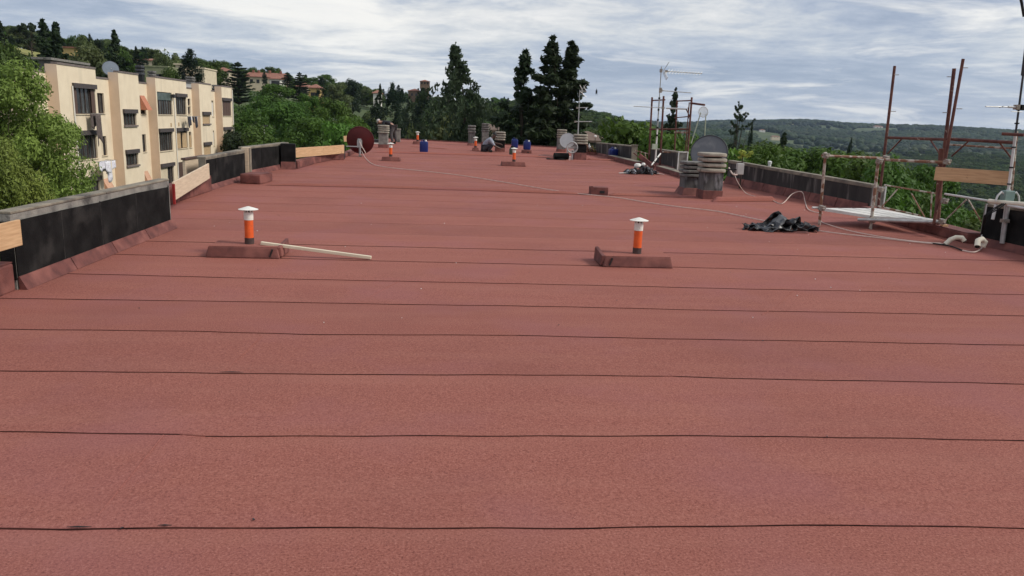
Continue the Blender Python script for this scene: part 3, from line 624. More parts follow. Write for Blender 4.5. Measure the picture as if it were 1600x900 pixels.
vent_at(390.5, 379, 404, .5, 'orange vent pipe under white cap, on the near left beside the white lath', .86, 1)
vent_at(994, 997, 419, .52, 'orange vent pipe under white cap, on the near right base left of the black scrap', .88, -1)
vent_at(803, 802.5, 260, .46, 'orange vent pipe standing mid roof in front of the upright blue cans', .80, 0)
vent_at(610.5, 610.5, 252, .46, 'orange vent pipe right of the red dish, left of the lone blue can', .62, 0)
vent_at(652.5, 651.5, 225.6, .36, 'smallest far vent pipe just behind the lone blue can', .42, 0)
vent_at(743, 743, 236, .3, 'far vent pipe with rusty sleeve left of the crouching man', .30, 0)
# the white lath
a, b = RP(408, 381, .15), RP(580, 404, .02)
board('white painted lath lying from the left vent base onto the roof', a+Vector((0, 0, .01)), b+Vector((0, 0, .012)), .05, .035, 'white_lath', 'lath', 'lath')
# red hollow block
o = thing('brick_block', RP(936, 305), 'small red felted block with a dark hole, mid roof', 'vent block'); MB().box((0, .1, .09), (.40, .26, .18)).build('body', 'felt_upstand', o, bevel=.012); MB().box((.06, -.032, .075), (.11, .014, .055)).build('hole', 'soot', o); MB().box((-.17, -.01, .10), (.06, .06, .2), ry=-.2).build('felt_ear', 'felt_upstand', o)

# ------------------------------------------------------------------ chimneys
def chimney(loc, label, w, d, zb, z1, ztop_, nr, ring, body, group='chimneys with stacked concrete cowls', rz=0, over=.07, flare=.06, dark=False, jit=.012):
    o = thing('chimney', loc, label, 'chimney', group, rz)
    MB().hexa([(-w/2-flare, -d/2-flare, -.02), (w/2+flare*.3, -d/2-flare, -.02), (w/2+flare*.3, d/2+flare, -.02), (-w/2-flare, d/2+flare, -.02), (-w/2-.015, -d/2-.015, zb), (w/2+.015, -d/2-.015, zb), (w/2+.015, d/2+.015, zb), (-w/2-.015, d/2+.015, zb)]).build('felt_base', 'felt_upstand', o, bevel=.01)
    MB().box((0, 0, (zb+z1)/2-.01), (w, d, z1-zb+.02)).build('shaft', body, o, bevel=.01)
    MB().box((0, 0, (z1+ztop_)/2-.02), (w*.72, d*.72, ztop_-z1-.04)).build('flue', 'soot', o)
    st = (ztop_-z1)/nr
    for i in range(nr):
        z = z1+i*st; R0 = (w/2+over)*(1+rnd.uniform(-.02, .02)); k = d/w
        mat = Matrix.Diagonal((1, k, 1)); jx, jy = rnd.uniform(-jit, jit), rnd.uniform(-jit, jit)
        MB().lathe([(R0*.8, z), (R0*.95, z+.004), (R0*.99, z+st*.14), (R0*1.0, z+st*.4), (R0*.98, z+st*.66), (R0*.9, z+st*.76), (R0*.7, z+st*.78)], 28, (jx, jy, 0), mat, sq=5).build('cowl_ring', ring, o, smooth=True)
    return o
chimney(RP(1114, 312)+Vector((0, .28, 0)), 'tall chimney with four beige cowl rings, right half of the near pair', .43, .46, .20, .60, 1.06, 4, 'cowl_light', 'chimney_stain', over=.065, flare=.02, jit=.02)
chimney(RP(1084, 306)+Vector((0, .36, 0)), 'shorter chimney with four dark grey cowl rings, left half of the near pair', .38, .46, .17, .42, .80, 4, 'cowl_dark', 'chimney_stain', over=.045, flare=.10, jit=.02)
chimney(roofp(-2.8, 33.1), 'grey chimney with four pale cowl rings in front of the bending man', .38, .38, .14, .60, .95, 4, 'cowl_light', 'grey_concrete', over=.05, flare=.02)
chimney(roofp(2.1, 33.1), 'black-shafted chimney with pale cowl, right of the crouching man', .38, .38, .16, .47, .85, 4, 'cowl_light', 'black_membrane', over=.03, flare=.02)
chimney(roofp(1.0, 37.3), 'dark thin chimney behind the far rusty vent pipe', .32, .32, .12, .60, .98, 3, 'cowl_dark', 'chimney_stain', over=.03, flare=.06)
chimney(roofp(1.72, 39.0), 'farthest brownish chimney rising behind the crouching man', .34, .34, .12, .62, 1.05, 4, 'cowl_dark', 'cowl_dark', over=.03, flare=.02)
chimney(roofp(4.95, 29.6), 'chimney with beige cowl and black shaft beside the white dish', .42, .42, .26, .58, .97, 4, 'cowl_light', 'black_membrane', over=.06, flare=.06)
chimney(roofp(4.92, 34.5), 'pale chimney half hidden behind the white dish', .36, .36, .12, .62, 1.0, 4, 'cowl_light', 'cowl_dark', over=.03, flare=.02)
o = thing('concrete_stub', roofp(-2.55, 38.2), 'low grey concrete stub right of the bending man', 'chimney stub'); MB().box((0, 0, .3), (.24, .3, .6)).build('shaft', 'grey_concrete', o, bevel=.01); MB().box((0, 0, .62), (.28, .34, .05)).build('cap', 'cowl_light', o)

# ------------------------------------------------------------------ satellite dishes
def dish(loc, dia, label, mat, rim, face=(0, -1, .3), group='satellite dishes', depth=.13, arm=True, post=.5, concave=True):
    o = thing('satellite_dish', loc, label, 'satellite dish', group); n = Vector(face).normalized(); q = n.to_track_quat('Z', 'Y').to_matrix(); c = Vector((0, 0, post))
    r = dia/2; prof = [(r*t, depth*dia*(t*t-1)) for t in (.02, .25, .45, .65, .82, .93, 1.0)]
    pb = prof+[(r*1.0, .012)]+[(a*.995, b+.012) for a, b in reversed(prof[:-1])]
    MB().lathe(prof, 40, c, q).build('reflector', mat, o, smooth=True, solid=.008)
    MB().tube([c+q@Vector((r*math.cos(a), r*math.sin(a), 0)) for a in np.linspace(0, 2*math.pi, 41)], .011*dia+.004, 6, False).build('rim', rim, o, smooth=True)
    bk = c+q@Vector((0, 0, -depth*dia-.03)); MB().tube([(bk.x, bk.y, -.02), bk], .025, 8).build('mast', 'galvanised', o); MB().box(bk, (.12, .08, .16)).build('bracket', 'galvanised', o)
    if arm:
        e = c+q@Vector((0, -r*.35, r*.95)); MB().tube([c+q@Vector((0, -r*.95, -.02)), e], .011, 6).build('feed_arm', 'galvanised', o); MB().tube([e, e+q@Vector((0, .02, -.11))], .03, 10).build('feed_horn', 'grey_box', o)
    return o
p = W(1108, 240, 19.2)
dish((p.x, 19.2, zr(19.2)), .90, 'large dark grey satellite dish behind the near pair of chimneys', 'grey_dish', 'dish_rim', (-.35, -1, .35), post=p.z-zr(19.2)+.02, depth=.10, arm=False)
p = W(563, 219, 27.4)
o = dish((p.x, 27.4, zr(27.4)), .94, 'dark red satellite dish seen from behind on the left edge', 'red_dish', 'red_dish', (.12, 1, .22), post=p.z-zr(27.4), depth=.09, arm=False)
q_ = Vector((0, -.22, p.z-zr(27.4)-.12))
MB().box(q_, (.16, .10, .26)).build('bracket', 'galvanised', o); MB().tube([q_+Vector((0, -.03, .16)), q_+Vector((.02, -.03, -.34))], .035, 10).build('arm', 'galvanised', o); MB().bar(q_+Vector((-.45, -.06, -.09)), q_+Vector((.05, -.06, -.09)), .03, .035).build('cross_bar', 'galvanised', o)
MB().tube([q_+Vector((0, -.06, .08)), q_+Vector((.1, -.1, -.1)), q_+Vector((.22, -.12, -.3))], .012, 6).build('cable', 'cable_white', o); MB().box(q_+Vector((.02, -.02, -.42)), (.1, .1, .06)).build('foot', 'coping_concrete', o)
p = W(886.5, 219.5, 30.5)
dish((p.x, 30.5, zr(30.5)), .58, 'white satellite dish left of the beige chimney on the far right', 'white_dish', 'white_dish', (-.35, -1, .3), post=p.z-zr(30.5), depth=.1, arm=False)
# round slatted grille leaning there
p = W(894, 230.5, 29.0); o = thing('round_grille', (p.x, 29.0, zr(29.)), 'small round grey slatted dish in front of the white dish', 'grille'); zc_ = p.z-zr(29.0)
MB().tube([(.20*math.cos(a), 0, zc_+.20*math.sin(a)) for a in np.linspace(0, 2*math.pi, 25)], .025, 8, False).build('ring', 'galvanised', o, smooth=True)
for k in range(-3, 4):
    hw = math.sqrt(.2**2-(k*.05)**2); MB().bar((-hw, .01, zc_+k*.05), (hw, .01, zc_+k*.05), .01, .024).build('slat', 'grey_box', o)
MB().box((0.02, .03, zc_/2-.05), (.05, .05, zc_-.12)).build('stand', 'galvanised', o)

# ------------------------------------------------------------------ blue cans
def can(loc, label, h=.46, w=.29, d=.24, rz=0, caps=('black_plastic', 'white_plastic')):
    o = thing('jerrycan', loc, label, 'jerrycan', 'blue plastic cans on the roof', rz); b = h*.84
    MB().lathe([(.40, 0), (.47, .012), (.5, .04), (.5, b-.06), (.47, b-.015), (.40, b)], 32, (0, 0, 0), Matrix.Diagonal((w, d, 1)), sq=4.5).build('body', 'blue_plastic', o, smooth=True)
    MB().tube([(-w*.30, 0, b-.01), (-w*.28, 0, b+.045), (-.02, 0, b+.055), (.03, 0, b-.005)], .017, 8).build('handle', 'blue_plastic', o, smooth=True)
    MB().lathe([(.034, b-.005), (.036, b+.05), (.03, b+.06)], 14, (w*.22, 0, 0)).build('cap', caps[1], o, smooth=True); MB().lathe([(.026, b-.005), (.028, b+.065), (.02, b+.075)], 14, (-w*.05, .04, 0)).build('spout', caps[0], o, smooth=True)
    for k in (.3, .62): MB().lathe([(.503, b*k-.008), (.509, b*k), (.503, b*k+.008)], 32, (0, 0, 0), Matrix.Diagonal((w, d, 1)), sq=4.5).build('rib', 'blue_plastic', o, smooth=True)
    return o
can(roofp(-1.04, 30.9), 'lone blue jerrycan left of centre, standing on bare felt', .50, .33, .26)
can(roofp(3.0, 36.5), 'blue jerrycan farthest back, behind the mid roof vent pipe', .47, .31, .26, caps=('black_plastic', 'black_plastic'))
can(roofp(3.2, 32.6, .14), 'blue jerrycan standing on a small red felt block', .40, .31, .26, caps=('blue_plastic', 'white_plastic'))
can(roofp(6.42, 30.4, .0), 'blue jerrycan at the foot of the far right parapet', .48, .37, .28, .2)
o = thing('felt_block', roofp(3.2, 32.5), 'red felted block carrying a blue jerrycan', 'block'); MB().box((-.02, 0, .065), (.40, .36, .13)).build('body', 'felt_upstand', o, bevel=.01); MB().box((.03, -.182, .05), (.07, .012, .05)).build('hole', 'soot', o)
o = thing('gas_cylinder', roofp(2.46, 31.0), 'small dark green gas cylinder behind the mid roof vent pipe', 'gas cylinder'); MB().lathe([(.09, 0), (.12, .03), (.12, .22), (.08, .29), (.03, .31)], 20).build('body', M('dark_green_paint', (.05, .06, .035), (.03, .04, .024), 8, .5), o, smooth=True); MB().lathe([(.06, .29), (.065, .36), (.05, .36)], 14).build('collar', 'soot', o)

# ------------------------------------------------------------------ felt rolls, scraps
o = thing('membrane_roll', roofp(4.15, 29.1), 'black roll of roofing membrane lying by the beige chimney', 'roll'); MB().tube([(-.25, 0, .13), (.3, .1, .13)], .12, 16).build('roll', 'black_membrane', o, smooth=True); MB().lathe([(.03, 0), (.06, .0), (.06, .012)], 12, (-.255, 0, .13), Euler((0, R_(90), 0)).to_matrix()).build('core', 'soot', o)
MB().grid(lambda u, v: (-.55+.75*u, -.25+.3*v-.1*u, .012+.03*math.sin(5*u+v)**2), 10, 4).build('loose_end', 'black_membrane', o, solid=.006)
for k, (x, y, lab) in enumerate(((3.75, 30.4, 'upper of two flat black strips left of the white dish'), (3.7, 29.9, 'lower of two flat black strips left of the white dish'))):
    o = thing('membrane_strip', roofp(x, y, .02), lab, 'strip'); MB().grid(lambda u, v: (-.3+.95*u, -.07+.14*v, .04+.03*math.sin(4*u+k)), 12, 2).build('strip', 'scrap_black', o, solid=.01)
o = thing('paper_scrap', roofp(4.42, 28.6), 'small white label scraps beside the membrane roll', 'scrap'); MB().box((0, 0, .09), (.06, .02, .14), rx=.3).build('scrap', 'white_plastic', o)
def ribbon(rng, L, w, h, n=14):
    ph = [rng.random()*6.28 for _ in range(6)]; tw = rng.uniform(-1.6, 1.6)
    def f(u, v):
        x = (u-.5)*L; y = .16*L*math.sin(3.2*u+ph[0]); z = .012+h*(math.sin(math.pi*u)**.8)*(.65+.35*math.sin(6*u+ph[1])); a = tw*(u-.5)*2+.9*math.sin(4*u+ph[2]); vv = (v-.5)*w
        return (x, y+vv*math.cos(a), max(.006, z+vv*math.sin(a)*.8))
    return f
def jag(f, rg, k=.03):
    sd_ = {}
    def q(u, v):
        p = f(u, v); key = (round(u*100), round(v*100))
        if key not in sd_: sd_[key] = (rg.uniform(-k, k), rg.uniform(-k, k), rg.uniform(-k, k)*.8)
        a = sd_[key]; return (p[0]+a[0], p[1]+a[1], max(.006, p[2]+a[2]))
    return q
o = thing('felt_scrap_heap', RP(1217, 360), 'crumpled heap of black roofing felt offcuts near the right parapet', 'scrap heap'); rg = random.Random(5)
for i, (x, y, L, w, h, rz, mt) in enumerate([(-.02, .0, .75, .22, .27, .35, 'scrap_grey'), (.05, .06, .6, .26, .30, -.5, 'scrap_black'), (-.3, -.02, .55, .2, .17, .1, 'scrap_black'), (-.42, -.05, .4, .16, .10, -.3, 'scrap_grey'), (.12, -.1, .6, .2, .12, .05, 'scrap_black'), (-.1, -.12, .55, .2, .12, .2, 'scrap_black'),
        (.36, .02, .5, .2, .2, -.25, 'scrap_black'), (.45, -.06, .42, .2, .13, .2, 'scrap_grey'), (.3, -.12, .5, .16, .09, -.1, 'scrap_black'), (-.25, .1, .5, .2, .22, .6, 'scrap_black'), (.18, .1, .5, .24, .24, 1.0, 'scrap_black'), (.0, .12, .6, .2, .2, .15, 'scrap_black'), (.5, -.02, .3, .16, .12, .8, 'scrap_black'), (-.5, .0, .3, .14, .1, .8, 'scrap_black')]):
    f = jag(ribbon(rg, L, w*.85, h*.82), rg, .028); c, s = math.cos(rz), math.sin(rz)
    MB().grid(lambda u, v: (lambda p: (x+p[0]*c-p[1]*s, y+p[0]*s+p[1]*c, p[2]))(f(u, v)), 13, 4).build('felt_offcut', mt, o, smooth=True, solid=.006)
o = thing('felt_flap', RP(1240, 364), 'flat red felt flap poking out under the black heap', 'flap'); MB().grid(lambda u, v: (-.18+.42*u, -.05+.16*v*(1-u*.6), .012+.02*u*v), 6, 3).build('sheet', 'felt_upstand', o, solid=.005)
# rubble heap by the far right kerb
o = thing('rubble_heap', RP(1003, 272), 'heap of mixed grey rags, felt and packaging before the right kerb', 'rubble heap'); rg = random.Random(9)
for i in range(22):
    x, y = rg.uniform(-.42, .42), rg.uniform(-.2, .25); hgt = .22*(1-abs(x)/.55); L = rg.uniform(.2, .45); f = ribbon(rg, L, rg.uniform(.1, .2), hgt+.04, 8); rz = rg.uniform(-1, 1); c, s = math.cos(rz), math.sin(rz)
    MB().grid(lambda u, v: (lambda p: (x+p[0]*c-p[1]*s, y+p[0]*s+p[1]*c, p[2]))(f(u, v)), 9, 3).build('rag', rg.choice(['scrap_black', 'scrap_grey', 'shirt_grey', 'trousers_grey', 'scrap_black', 'scrap_grey', 'felt_upstand']), o, smooth=True, solid=.008)
MB().lathe([(.09, 0), (.12, .05), (.10, .11), (.05, .14)], 14, (-.12, .12, .18)).build('bucket', 'off_white', o, smooth=True); MB().lathe([(.05, 0), (.07, .04), (.04, .09)], 12, (.06, .14, .25)).build('tub', 'off_white', o, smooth=True)
MB().grid(lambda u, v: (-.72+.33*u, -.1+.16*v, .015+.02*u), 4, 3).build('paper', 'off_white', o, solid=.006); MB().grid(lambda u, v: (.45+.22*u, -.12+.12*v, .05-.03*u), 4, 3).build('paper', 'off_white', o, solid=.006)
board('dark red plank leaning out of the rubble heap', W(999, 243, 24.3), W(1022, 262, 23.6), .04, .14, 'felt_upstand', 'leaning_plank', 'plank')
o = thing('white_stick', W(1018, 258, 23.5), 'white banded stick leaning from the rubble heap to the parapet', 'stick'); e = W(1032, 240, 24.6)-W(1018, 258, 23.5); MB().tube([(0, 0, 0), e], .022, 8).build('stick', 'off_white', o, smooth=True); MB().tube([e*.55, e*.62], .026, 8).build('band', 'soot', o); MB().tube([e*.25, e*.30], .026, 8).build('band', 'soot', o)
o = thing('rag_bundle', roofp(5.85, 33.0), 'bundle of yellow and brown bags by the far right chimney', 'bags'); rg = random.Random(3)
for i in range(9):
    f = ribbon(rg, .3, .26, .45*rg.uniform(.6, 1.1), 8); x, y = rg.uniform(-.25, .3), rg.uniform(-.1, .1)
    MB().grid(lambda u, v: (lambda p: (x+p[0], y+p[1], p[2]))(f(u, v)), 8, 3).build('bag', rg.choice(['debris_yellow', 'debris_brown', 'off_white', 'debris_brown']), o, smooth=True, solid=.01)
MB().box((0, .0, .06), (.75, .3, .12)).build('base', 'felt_upstand', o)
o = thing('work_lamp', roofp(6.15, 33.0, .72), 'small white object perched above the yellow bags', 'lamp'); MB().lathe([(.03, 0), (.06, .03), (.06, .08), (.02, .1)], 12).build('head', 'white_plastic', o, smooth=True); MB().tube([(0, 0, .01), (0, 0, -.4)], .012, 6).build('stem', 'soot', o)

# ------------------------------------------------------------------ cables
def cable(pts, label, r=.007, mat='cable_white', name='cable'):
    P = [Vector(q) for q in pts]; out = []
    for i in range(len(P)-1):
        p0, p1, p2, p3 = P[max(i-1, 0)], P[i], P[i+1], P[min(i+2, len(P)-1)]
        for k in range(6):
            t = k/6; out.append(.5*((2*p1)+(p2-p0)*t+(2*p0-5*p1+4*p2-p3)*t*t+(3*p1-p0-3*p2+p3)*t**3))
    out.append(P[-1]); o = thing(name, P[0], label, 'cable'); MB().tube([q-P[0] for q in out], r, 6).build('line', mat, o, smooth=True); return o
g = lambda *L: [RP(x, y, .022) for x, y in L]
cable([W(565, 236, 27.1)]+g((572, 248), (584, 257), (610, 262), (660, 267), (720, 274), (790, 285), (850, 295), (900, 302), (960, 308), (1010, 316), (1060, 323), (1120, 330), (1175, 341), (1230, 352), (1290, 362), (1360, 370), (1440, 379), (1475, 381)), 'long thin pale cord running across the roof from the red dish to the scaffold', .0085)
cable([W(1147, 270, 18.6)]+[W(1153, 285, 18.3)]+g((1166, 302), (1190, 309), (1205, 312), (1222, 318))+[W(1238, 303, 17.2), W(1253, 300, 17.0)]+g((1258, 315), (1262, 326), (1272, 331), (1285, 333)), 'looping white cable from the grey box along the right parapet', .009)
cable([W(1284, 331, 13.3)]+g((1283, 345), (1292, 350), (1330, 361), (1390, 372), (1440, 378), (1470, 380)), 'pale cable dropping from the scaffold and running to the white conduit ends', .007)
cable([W(1139, 262, 18.4), W(1145, 272, 18.2), W(1152, 273, 18.2)], 'thick white cable hanging between the beige cowl and the grey box', .018)
cable(g((1455, 380), (1478, 383), (1490, 386), (1503, 391)), 'dark flex tangled beside the white conduit ends', .012, 'soot')
cable([RP(1536, 385, .03), RP(1530, 391, .02), RP(1520, 394, .02), RP(1503, 391, .02)], 'short white cable curling from the right-hand conduit end', .010)
def grit():
    mb = MB(); rg = random.Random(21)
    for i in range(60):
        x, y = rg.uniform(-3.5, 8), rg.uniform(2.6, 15); s = rg.uniform(.002, .006); mb.box((x, y, zr(y)+.014), (s*2.4, s, s*.7), rz=rg.uniform(0, 3))
    tag(mb.build('roof_grit', 'scrap_black'), kind='stuff'); mb = MB()
    for i in range(34):
        x, y = rg.uniform(-3.5, 8), rg.uniform(6, 16); s = rg.uniform(.004, .008); mb.box((x, y, zr(y)+.014), (s*2.2, s, s*.8), rz=rg.uniform(0, 3))
    tag(mb.build('pale_chips', 'off_white'), kind='stuff')
grit()

# ------------------------------------------------------------------ scaffold by the right-hand opening
sc = thing('scaffold', (8.6, 13.0, .1), 'rusty tube scaffold with tall red standards at the right-hand opening', 'scaffold'); SO = Vector(sc.location)
def pole(a, b, r, mat, name, n=10, par=None, off=None):
    off = SO if off is None else off; return MB().tube([Vector(a)-off, Vector(b)-off], r, n).build(name, mat, par if par is not None else sc, smooth=True)
def vert(px0, py0, px1, py1, D):   # a nearly upright tube, seen at one depth
    return W(px0, py0, D), W(px1, py1, D)
a, b = vert(1372, 345, 1398, 103, 14.2); a.z = -1.5; P1 = pole(a, b, .026, 'rust_paint', 'standard')
a, b = vert(1463, 372, 1491, 107, 12.5); a.z = -1.5; P2 = pole(a, b, .03, 'rust_paint', 'standard')
pole(W(1462, 372, 12.52), W(1472, 232, 12.52), .05, 'rust_paint', 'socket_tube')
a, b = vert(1456, 372, 1505, 92, 12.2); a = W(1459, 350, 12.2); P3 = pole(a, b, .025, 'rust_paint', 'standard')
a, b = vert(1577, 330, 1588, 205, 11.25); P4 = pole(a, b, .026, 'rust_light', 'standard')
for px, py, D, par in ((1401, 117, 14.2, P1), (1396, 174, 14.2, P1), (1484, 120, 12.5, P2), (1477, 176, 12.5, P2), (1508, 106, 12.2, P3), (1499, 170, 12.2, P3)):
    p = W(px, py, D)-SO; MB().bar(p-RT*.045, p+RT*.045, .012, .012).build('lock_pin', 'coupler_steel', par)
pole(W(1388, 215, 14.15), W(1478, 218, 12.5), .026, 'rust_paint', 'ledger'); pole(W(1480, 217, 12.3), W(1588, 223, 11.2), .026, 'rust_paint', 'ledger')
pole(W(1476, 225.5, 12.6), W(1584, 232, 11.3), .015, 'rust_light', 'guard_tube'); pole(W(1566, 209, 11.15), W(1600, 211, 10.9), .024, 'rust_paint', 'ledger')
for q in (((1387, 240, 14.1), (1409, 217, 13.7)), ((1454, 219, 12.9), (1470, 243, 12.5)), ((1487, 244, 12.25), (1513, 221, 11.95)), ((1562, 223, 11.45), (1583, 251, 11.3))):
    pole(W(*q[0]), W(*q[1]), .013, 'rust_paint', 'knee_brace', 8)
# low guard frame of paint-spattered tube on the roof side
pole(RP(1280, 352)+Vector((0, 0, 0)), W(1290, 238, 13.02), .024, 'rust_light', 'guard_post'); pole(W(1360, 358, 12.95), W(1373, 246, 12.95), .028, 'rust_light', 'guard_post')
pole(W(1284, 243, 13.0), W(1378, 247, 13.05), .022, 'rust_light', 'guard_rail'); pole(W(1370, 249, 13.0), W(1482, 254, 12.25), .024, 'rust_light', 'guard_rail')
pole(W(1269, 324.5, 13.05), W(1290, 325, 13.05), .02, 'dull_white', 'putlog'); pole(W(1340, 343, 12.9), W(1478, 347.5, 12.2), .028, 'galvanised', 'putlog')
pole(W(1382, 289, 13.8), W(1466, 303, 12.6), .014, 'rust_light', 'low_rail'); pole(W(1476, 303, 12.2), W(1546, 314, 11.5), .018, 'dull_white', 'low_rail'); pole(W(1372, 322, 13.9), W(1438, 337, 12.9), .014, 'rust_light', 'low_rail'); pole(W(1478, 361, 12.2), W(1530, 371, 11.6), .012, 'dull_white', 'low_rail')
for q in (((1476, 345, 12.3), (1510, 312, 11.9)), ((1513, 312, 11.85), (1533, 346, 11.6)), ((1424, 302, 13.1), (1445, 340, 12.8)), ((1456, 302, 12.7), (1454, 340, 12.7)), ((1402, 296, 13.5), (1372, 330, 13.9))):
    pole(W(*q[0]), W(*q[1]), .012, 'rust_light', 'lattice_brace', 8)
def coupler(px, py, D):
    p = W(px, py, D)-SO; mb = MB(); mb.box(p, (.085, .085, .075), rz=.4, rx=.3); mb.tube([p-RT*.06-UP*.03, p+RT*.07+UP*.03], .016, 8); mb.lathe([(.03, -.05), (.042, -.03), (.042, .03), (.03, .05)], 12, p, Euler((R_(80), .3, .2)).to_matrix()); mb.build('coupler', 'coupler_steel', sc, smooth=True)
for c in ((1290, 243, 12.98), (1374, 252, 12.9), (1384, 247, 13.1), (1480, 253, 12.15), (1376, 296, 13.4), (1476, 314, 12.15), (1284, 325, 13.0), (1363, 344, 12.87), (1472, 346, 12.15)): coupler(*c)
o = thing('base_wedge', RP(1473, 369), 'small raw timber wedge at the foot of the rusty standard', 'timber'); MB().box((0, .0, .10), (.10, .06, .2)).build('block', 'pine_board', o)
o = thing('scaffold_deck', W(1366, 335, 12.9), 'white scaffold deck panel lying across the right-hand opening', 'deck'); O = Vector(o.location); c4 = [W(1285, 325, 13.4), W(1366, 344, 12.93), W(1466, 347.5, 12.3), W(1372, 327.5, 13.9)]
c4 = [Vector((c.x, c.y, c4[0].z*.5+c.z*.5)) for c in c4]
MB().hexa([c-O-Vector((0, 0, .05)) for c in c4]+[c-O for c in c4]).build('panel', 'off_white', o)
for t in (.25, .5, .75): MB().bar(c4[0].lerp(c4[3], t)-O+Vector((0, 0, .004)), c4[1].lerp(c4[2], t)-O+Vector((0, 0, .004)), .012, .004).build('rib', 'galvanised', o)
o = board('raw timber toe board hung on the scaffold at the right edge', W(1461, 271, 12.15), W(1577, 279, 11.35), .03, .215, 'pine_board', 'toe_board', up=(.05, 0, 1))

# ------------------------------------------------------------------ conduits, boxes
o = thing('junction_box', W(1574, 306, 11.1), 'grey green junction box on the right edge parapet', 'junction box'); MB().box((0, 0, 0), (.16, .10, .16)).build('box', 'green_box', o, bevel=.006); MB().box((0, -.055, .0), (.15, .012, .15)).build('lid', 'green_box', o, bevel=.004)
for s in (-1, 1): MB().tube([(s*.07, -.01, .03), (s*.12, -.02, .06), (s*.17, -.02, -.0), (s*.19, -.02, -.08)], .014, 8).build('lead', 'dull_white', o, smooth=True)
o = thing('conduit', W(1550, 315, 11.2), 'thick pale conduit along the top of the right edge parapet', 'conduit'); O = Vector(o.location); MB().tube([W(1545, 314, 11.25)-O, W(1572, 317, 11.0)-O, W(1612, 320, 10.6)-O], .035, 10).build('pipe', 'cream_plastic', o, smooth=True); MB().tube([W(1575, 321, 10.95)-O, W(1612, 327, 10.55)-O], .02, 8).build('pipe', 'dull_white', o, smooth=True)
MB().tube([W(1557, 316, 11.15)-O, W(1551, 343, 11.1)-O], .024, 8).build('drop_pipe', 'dull_white', o, smooth=True)
for dx in (0, 4, 9): MB().tube([W(1566+dx*.6, 318, 10.95)-O, W(1552+dx, 326, 10.95)-O, W(1538+dx*.4, 337, 11.0)-O, W(1533+dx*.2, 366, 11.3)-O], .009, 6).build('flex', 'soot', o, smooth=True)
def elbow(label, pts, r):
    o = thing('conduit_end', pts[0], label, 'conduit'); P = [p-pts[0] for p in pts]; MB().tube(P, r, 12).build('hose', 'cream_plastic', o, smooth=True); MB().tube([P[-1], P[-1]+(P[-1]-P[-2]).normalized()*.012], r*.8, 12).build('mouth', 'soot', o); return o
elbow('left of two cut cream conduit ends bent over the roof edge', [W(1477, 382, 11.35), W(1485, 374.5, 11.35), W(1494, 371, 11.3), W(1503, 371.5, 11.28), W(1507, 377, 11.25)], .037)
elbow('right of two cut cream conduit ends, curled at the wall foot', [W(1535, 386, 10.9), W(1539, 378, 10.9), W(1534, 373.5, 10.88), W(1528, 376, 10.85), W(1527, 385, 10.8)], .042)
o = thing('outlet_box', W(1156, 264, 18.3), 'grey plastic box on the streaked parapet beside the chimneys', 'junction box'); MB().box((0, 0, 0), (.17, .1, .27)).build('box', 'grey_box', o, bevel=.006); MB().box((0, -.055, 0), (.155, .012, .25)).build('lid', 'grey_box', o, bevel=.004); MB().tube([(-.08, .0, -.02), (-.36, .0, -.02)], .016, 8).build('stub_pipe', 'soot', o)
o = thing('pipe_stub', W(1202, 262, 20.0), 'short white pipe poking up behind the streaked parapet', 'pipe'); MB().tube([(0, 0, -.5), (0, 0, .13)], .04, 10).build('pipe', 'dull_white', o, smooth=True); MB().lathe([(.05, .1), (.055, .16), (.02, .18)], 12).build('cap', 'dull_white', o, smooth=True)

# ------------------------------------------------------------------ far scaffold on the right edge
s2 = thing('scaffold', (7.4, 27.0, .3), 'dark rusty scaffold tower rising behind the rubble heap', 'scaffold'); O2 = Vector(s2.location)
def p2(a, b, r, mat='rust_paint', name='standard', n=8): return pole(W(*a), W(*b), r, mat, name, n, s2, O2)
for a, b, r in (((1014, 262, 27.5), (1019, 152, 27.5), .035), ((1032, 262, 26.5), (1037, 150, 26.5), .035), ((1054, 262, 28), (1058, 158, 28), .03), ((1074, 250, 26), (1081, 152, 26), .035), ((1070, 250, 27), (1077, 160, 27), .02)):
    a = W(*a); a.z = -.8; pole(a, W(*b), r, 'rust_paint', 'standard', 8, s2, O2)
p2((1019, 157, 27.4), (1039, 156, 26.5), .022, name='ledger'); p2((1057, 158, 27.9), (1081, 157, 26), .022, name='ledger'); p2((1079, 161, 26), (1101, 164, 25.5), .034, name='outrigger')
p2((1030, 202, 27), (1079, 202, 26), .03, name='ledger'); p2((1015, 202, 27.4), (1033, 202, 26.5), .022, name='ledger'); p2((1054, 207, 27), (1074, 207, 26), .03, 'rust_light', 'ledger'); p2((1054, 184, 27.8), (1077, 182, 26), .018, name='ledger')
p2((1041, 169, 26.4), (1073, 170.5, 26), .026, 'dull_white', 'white_tube'); p2((1072, 170, 26), (1078, 183, 26), .02, name='brace'); p2((1075, 168, 26), (1076, 185, 26), .016, name='brace')
p2((992, 235, 27), (1012, 240, 26.5), .014, 'rust_light', 'low_rail'); p2((990, 239, 27), (1018, 262, 26.2), .02, 'rust_paint', 'brace'); p2((1035, 237.5, 26), (1072, 239.5, 25.5), .02, 'rust_light', 'low_rail')
p2((1008, 240, 26.5), (1012, 262, 26.2), .018, 'rust_light', 'jack'); p2((1000, 236, 26.8), (1003, 262, 26.6), .02, 'rust_paint', 'jack')
o = thing('trellis', W(1099, 200, 22.5), 'pale oval hoop of netting on two thin slanting poles', 'hoop'); O = Vector(o.location)
for a, b in (((1080, 224, 22.6), (1095, 176, 22.5)), ((1101, 214, 22.6), (1103, 178, 22.5))): MB().tube([W(*a)-O, W(*b)-O], .016, 8).build('pole', M('pale_green', (.42, .47, .36), (.34, .39, .29), 8, .6), o, smooth=True)
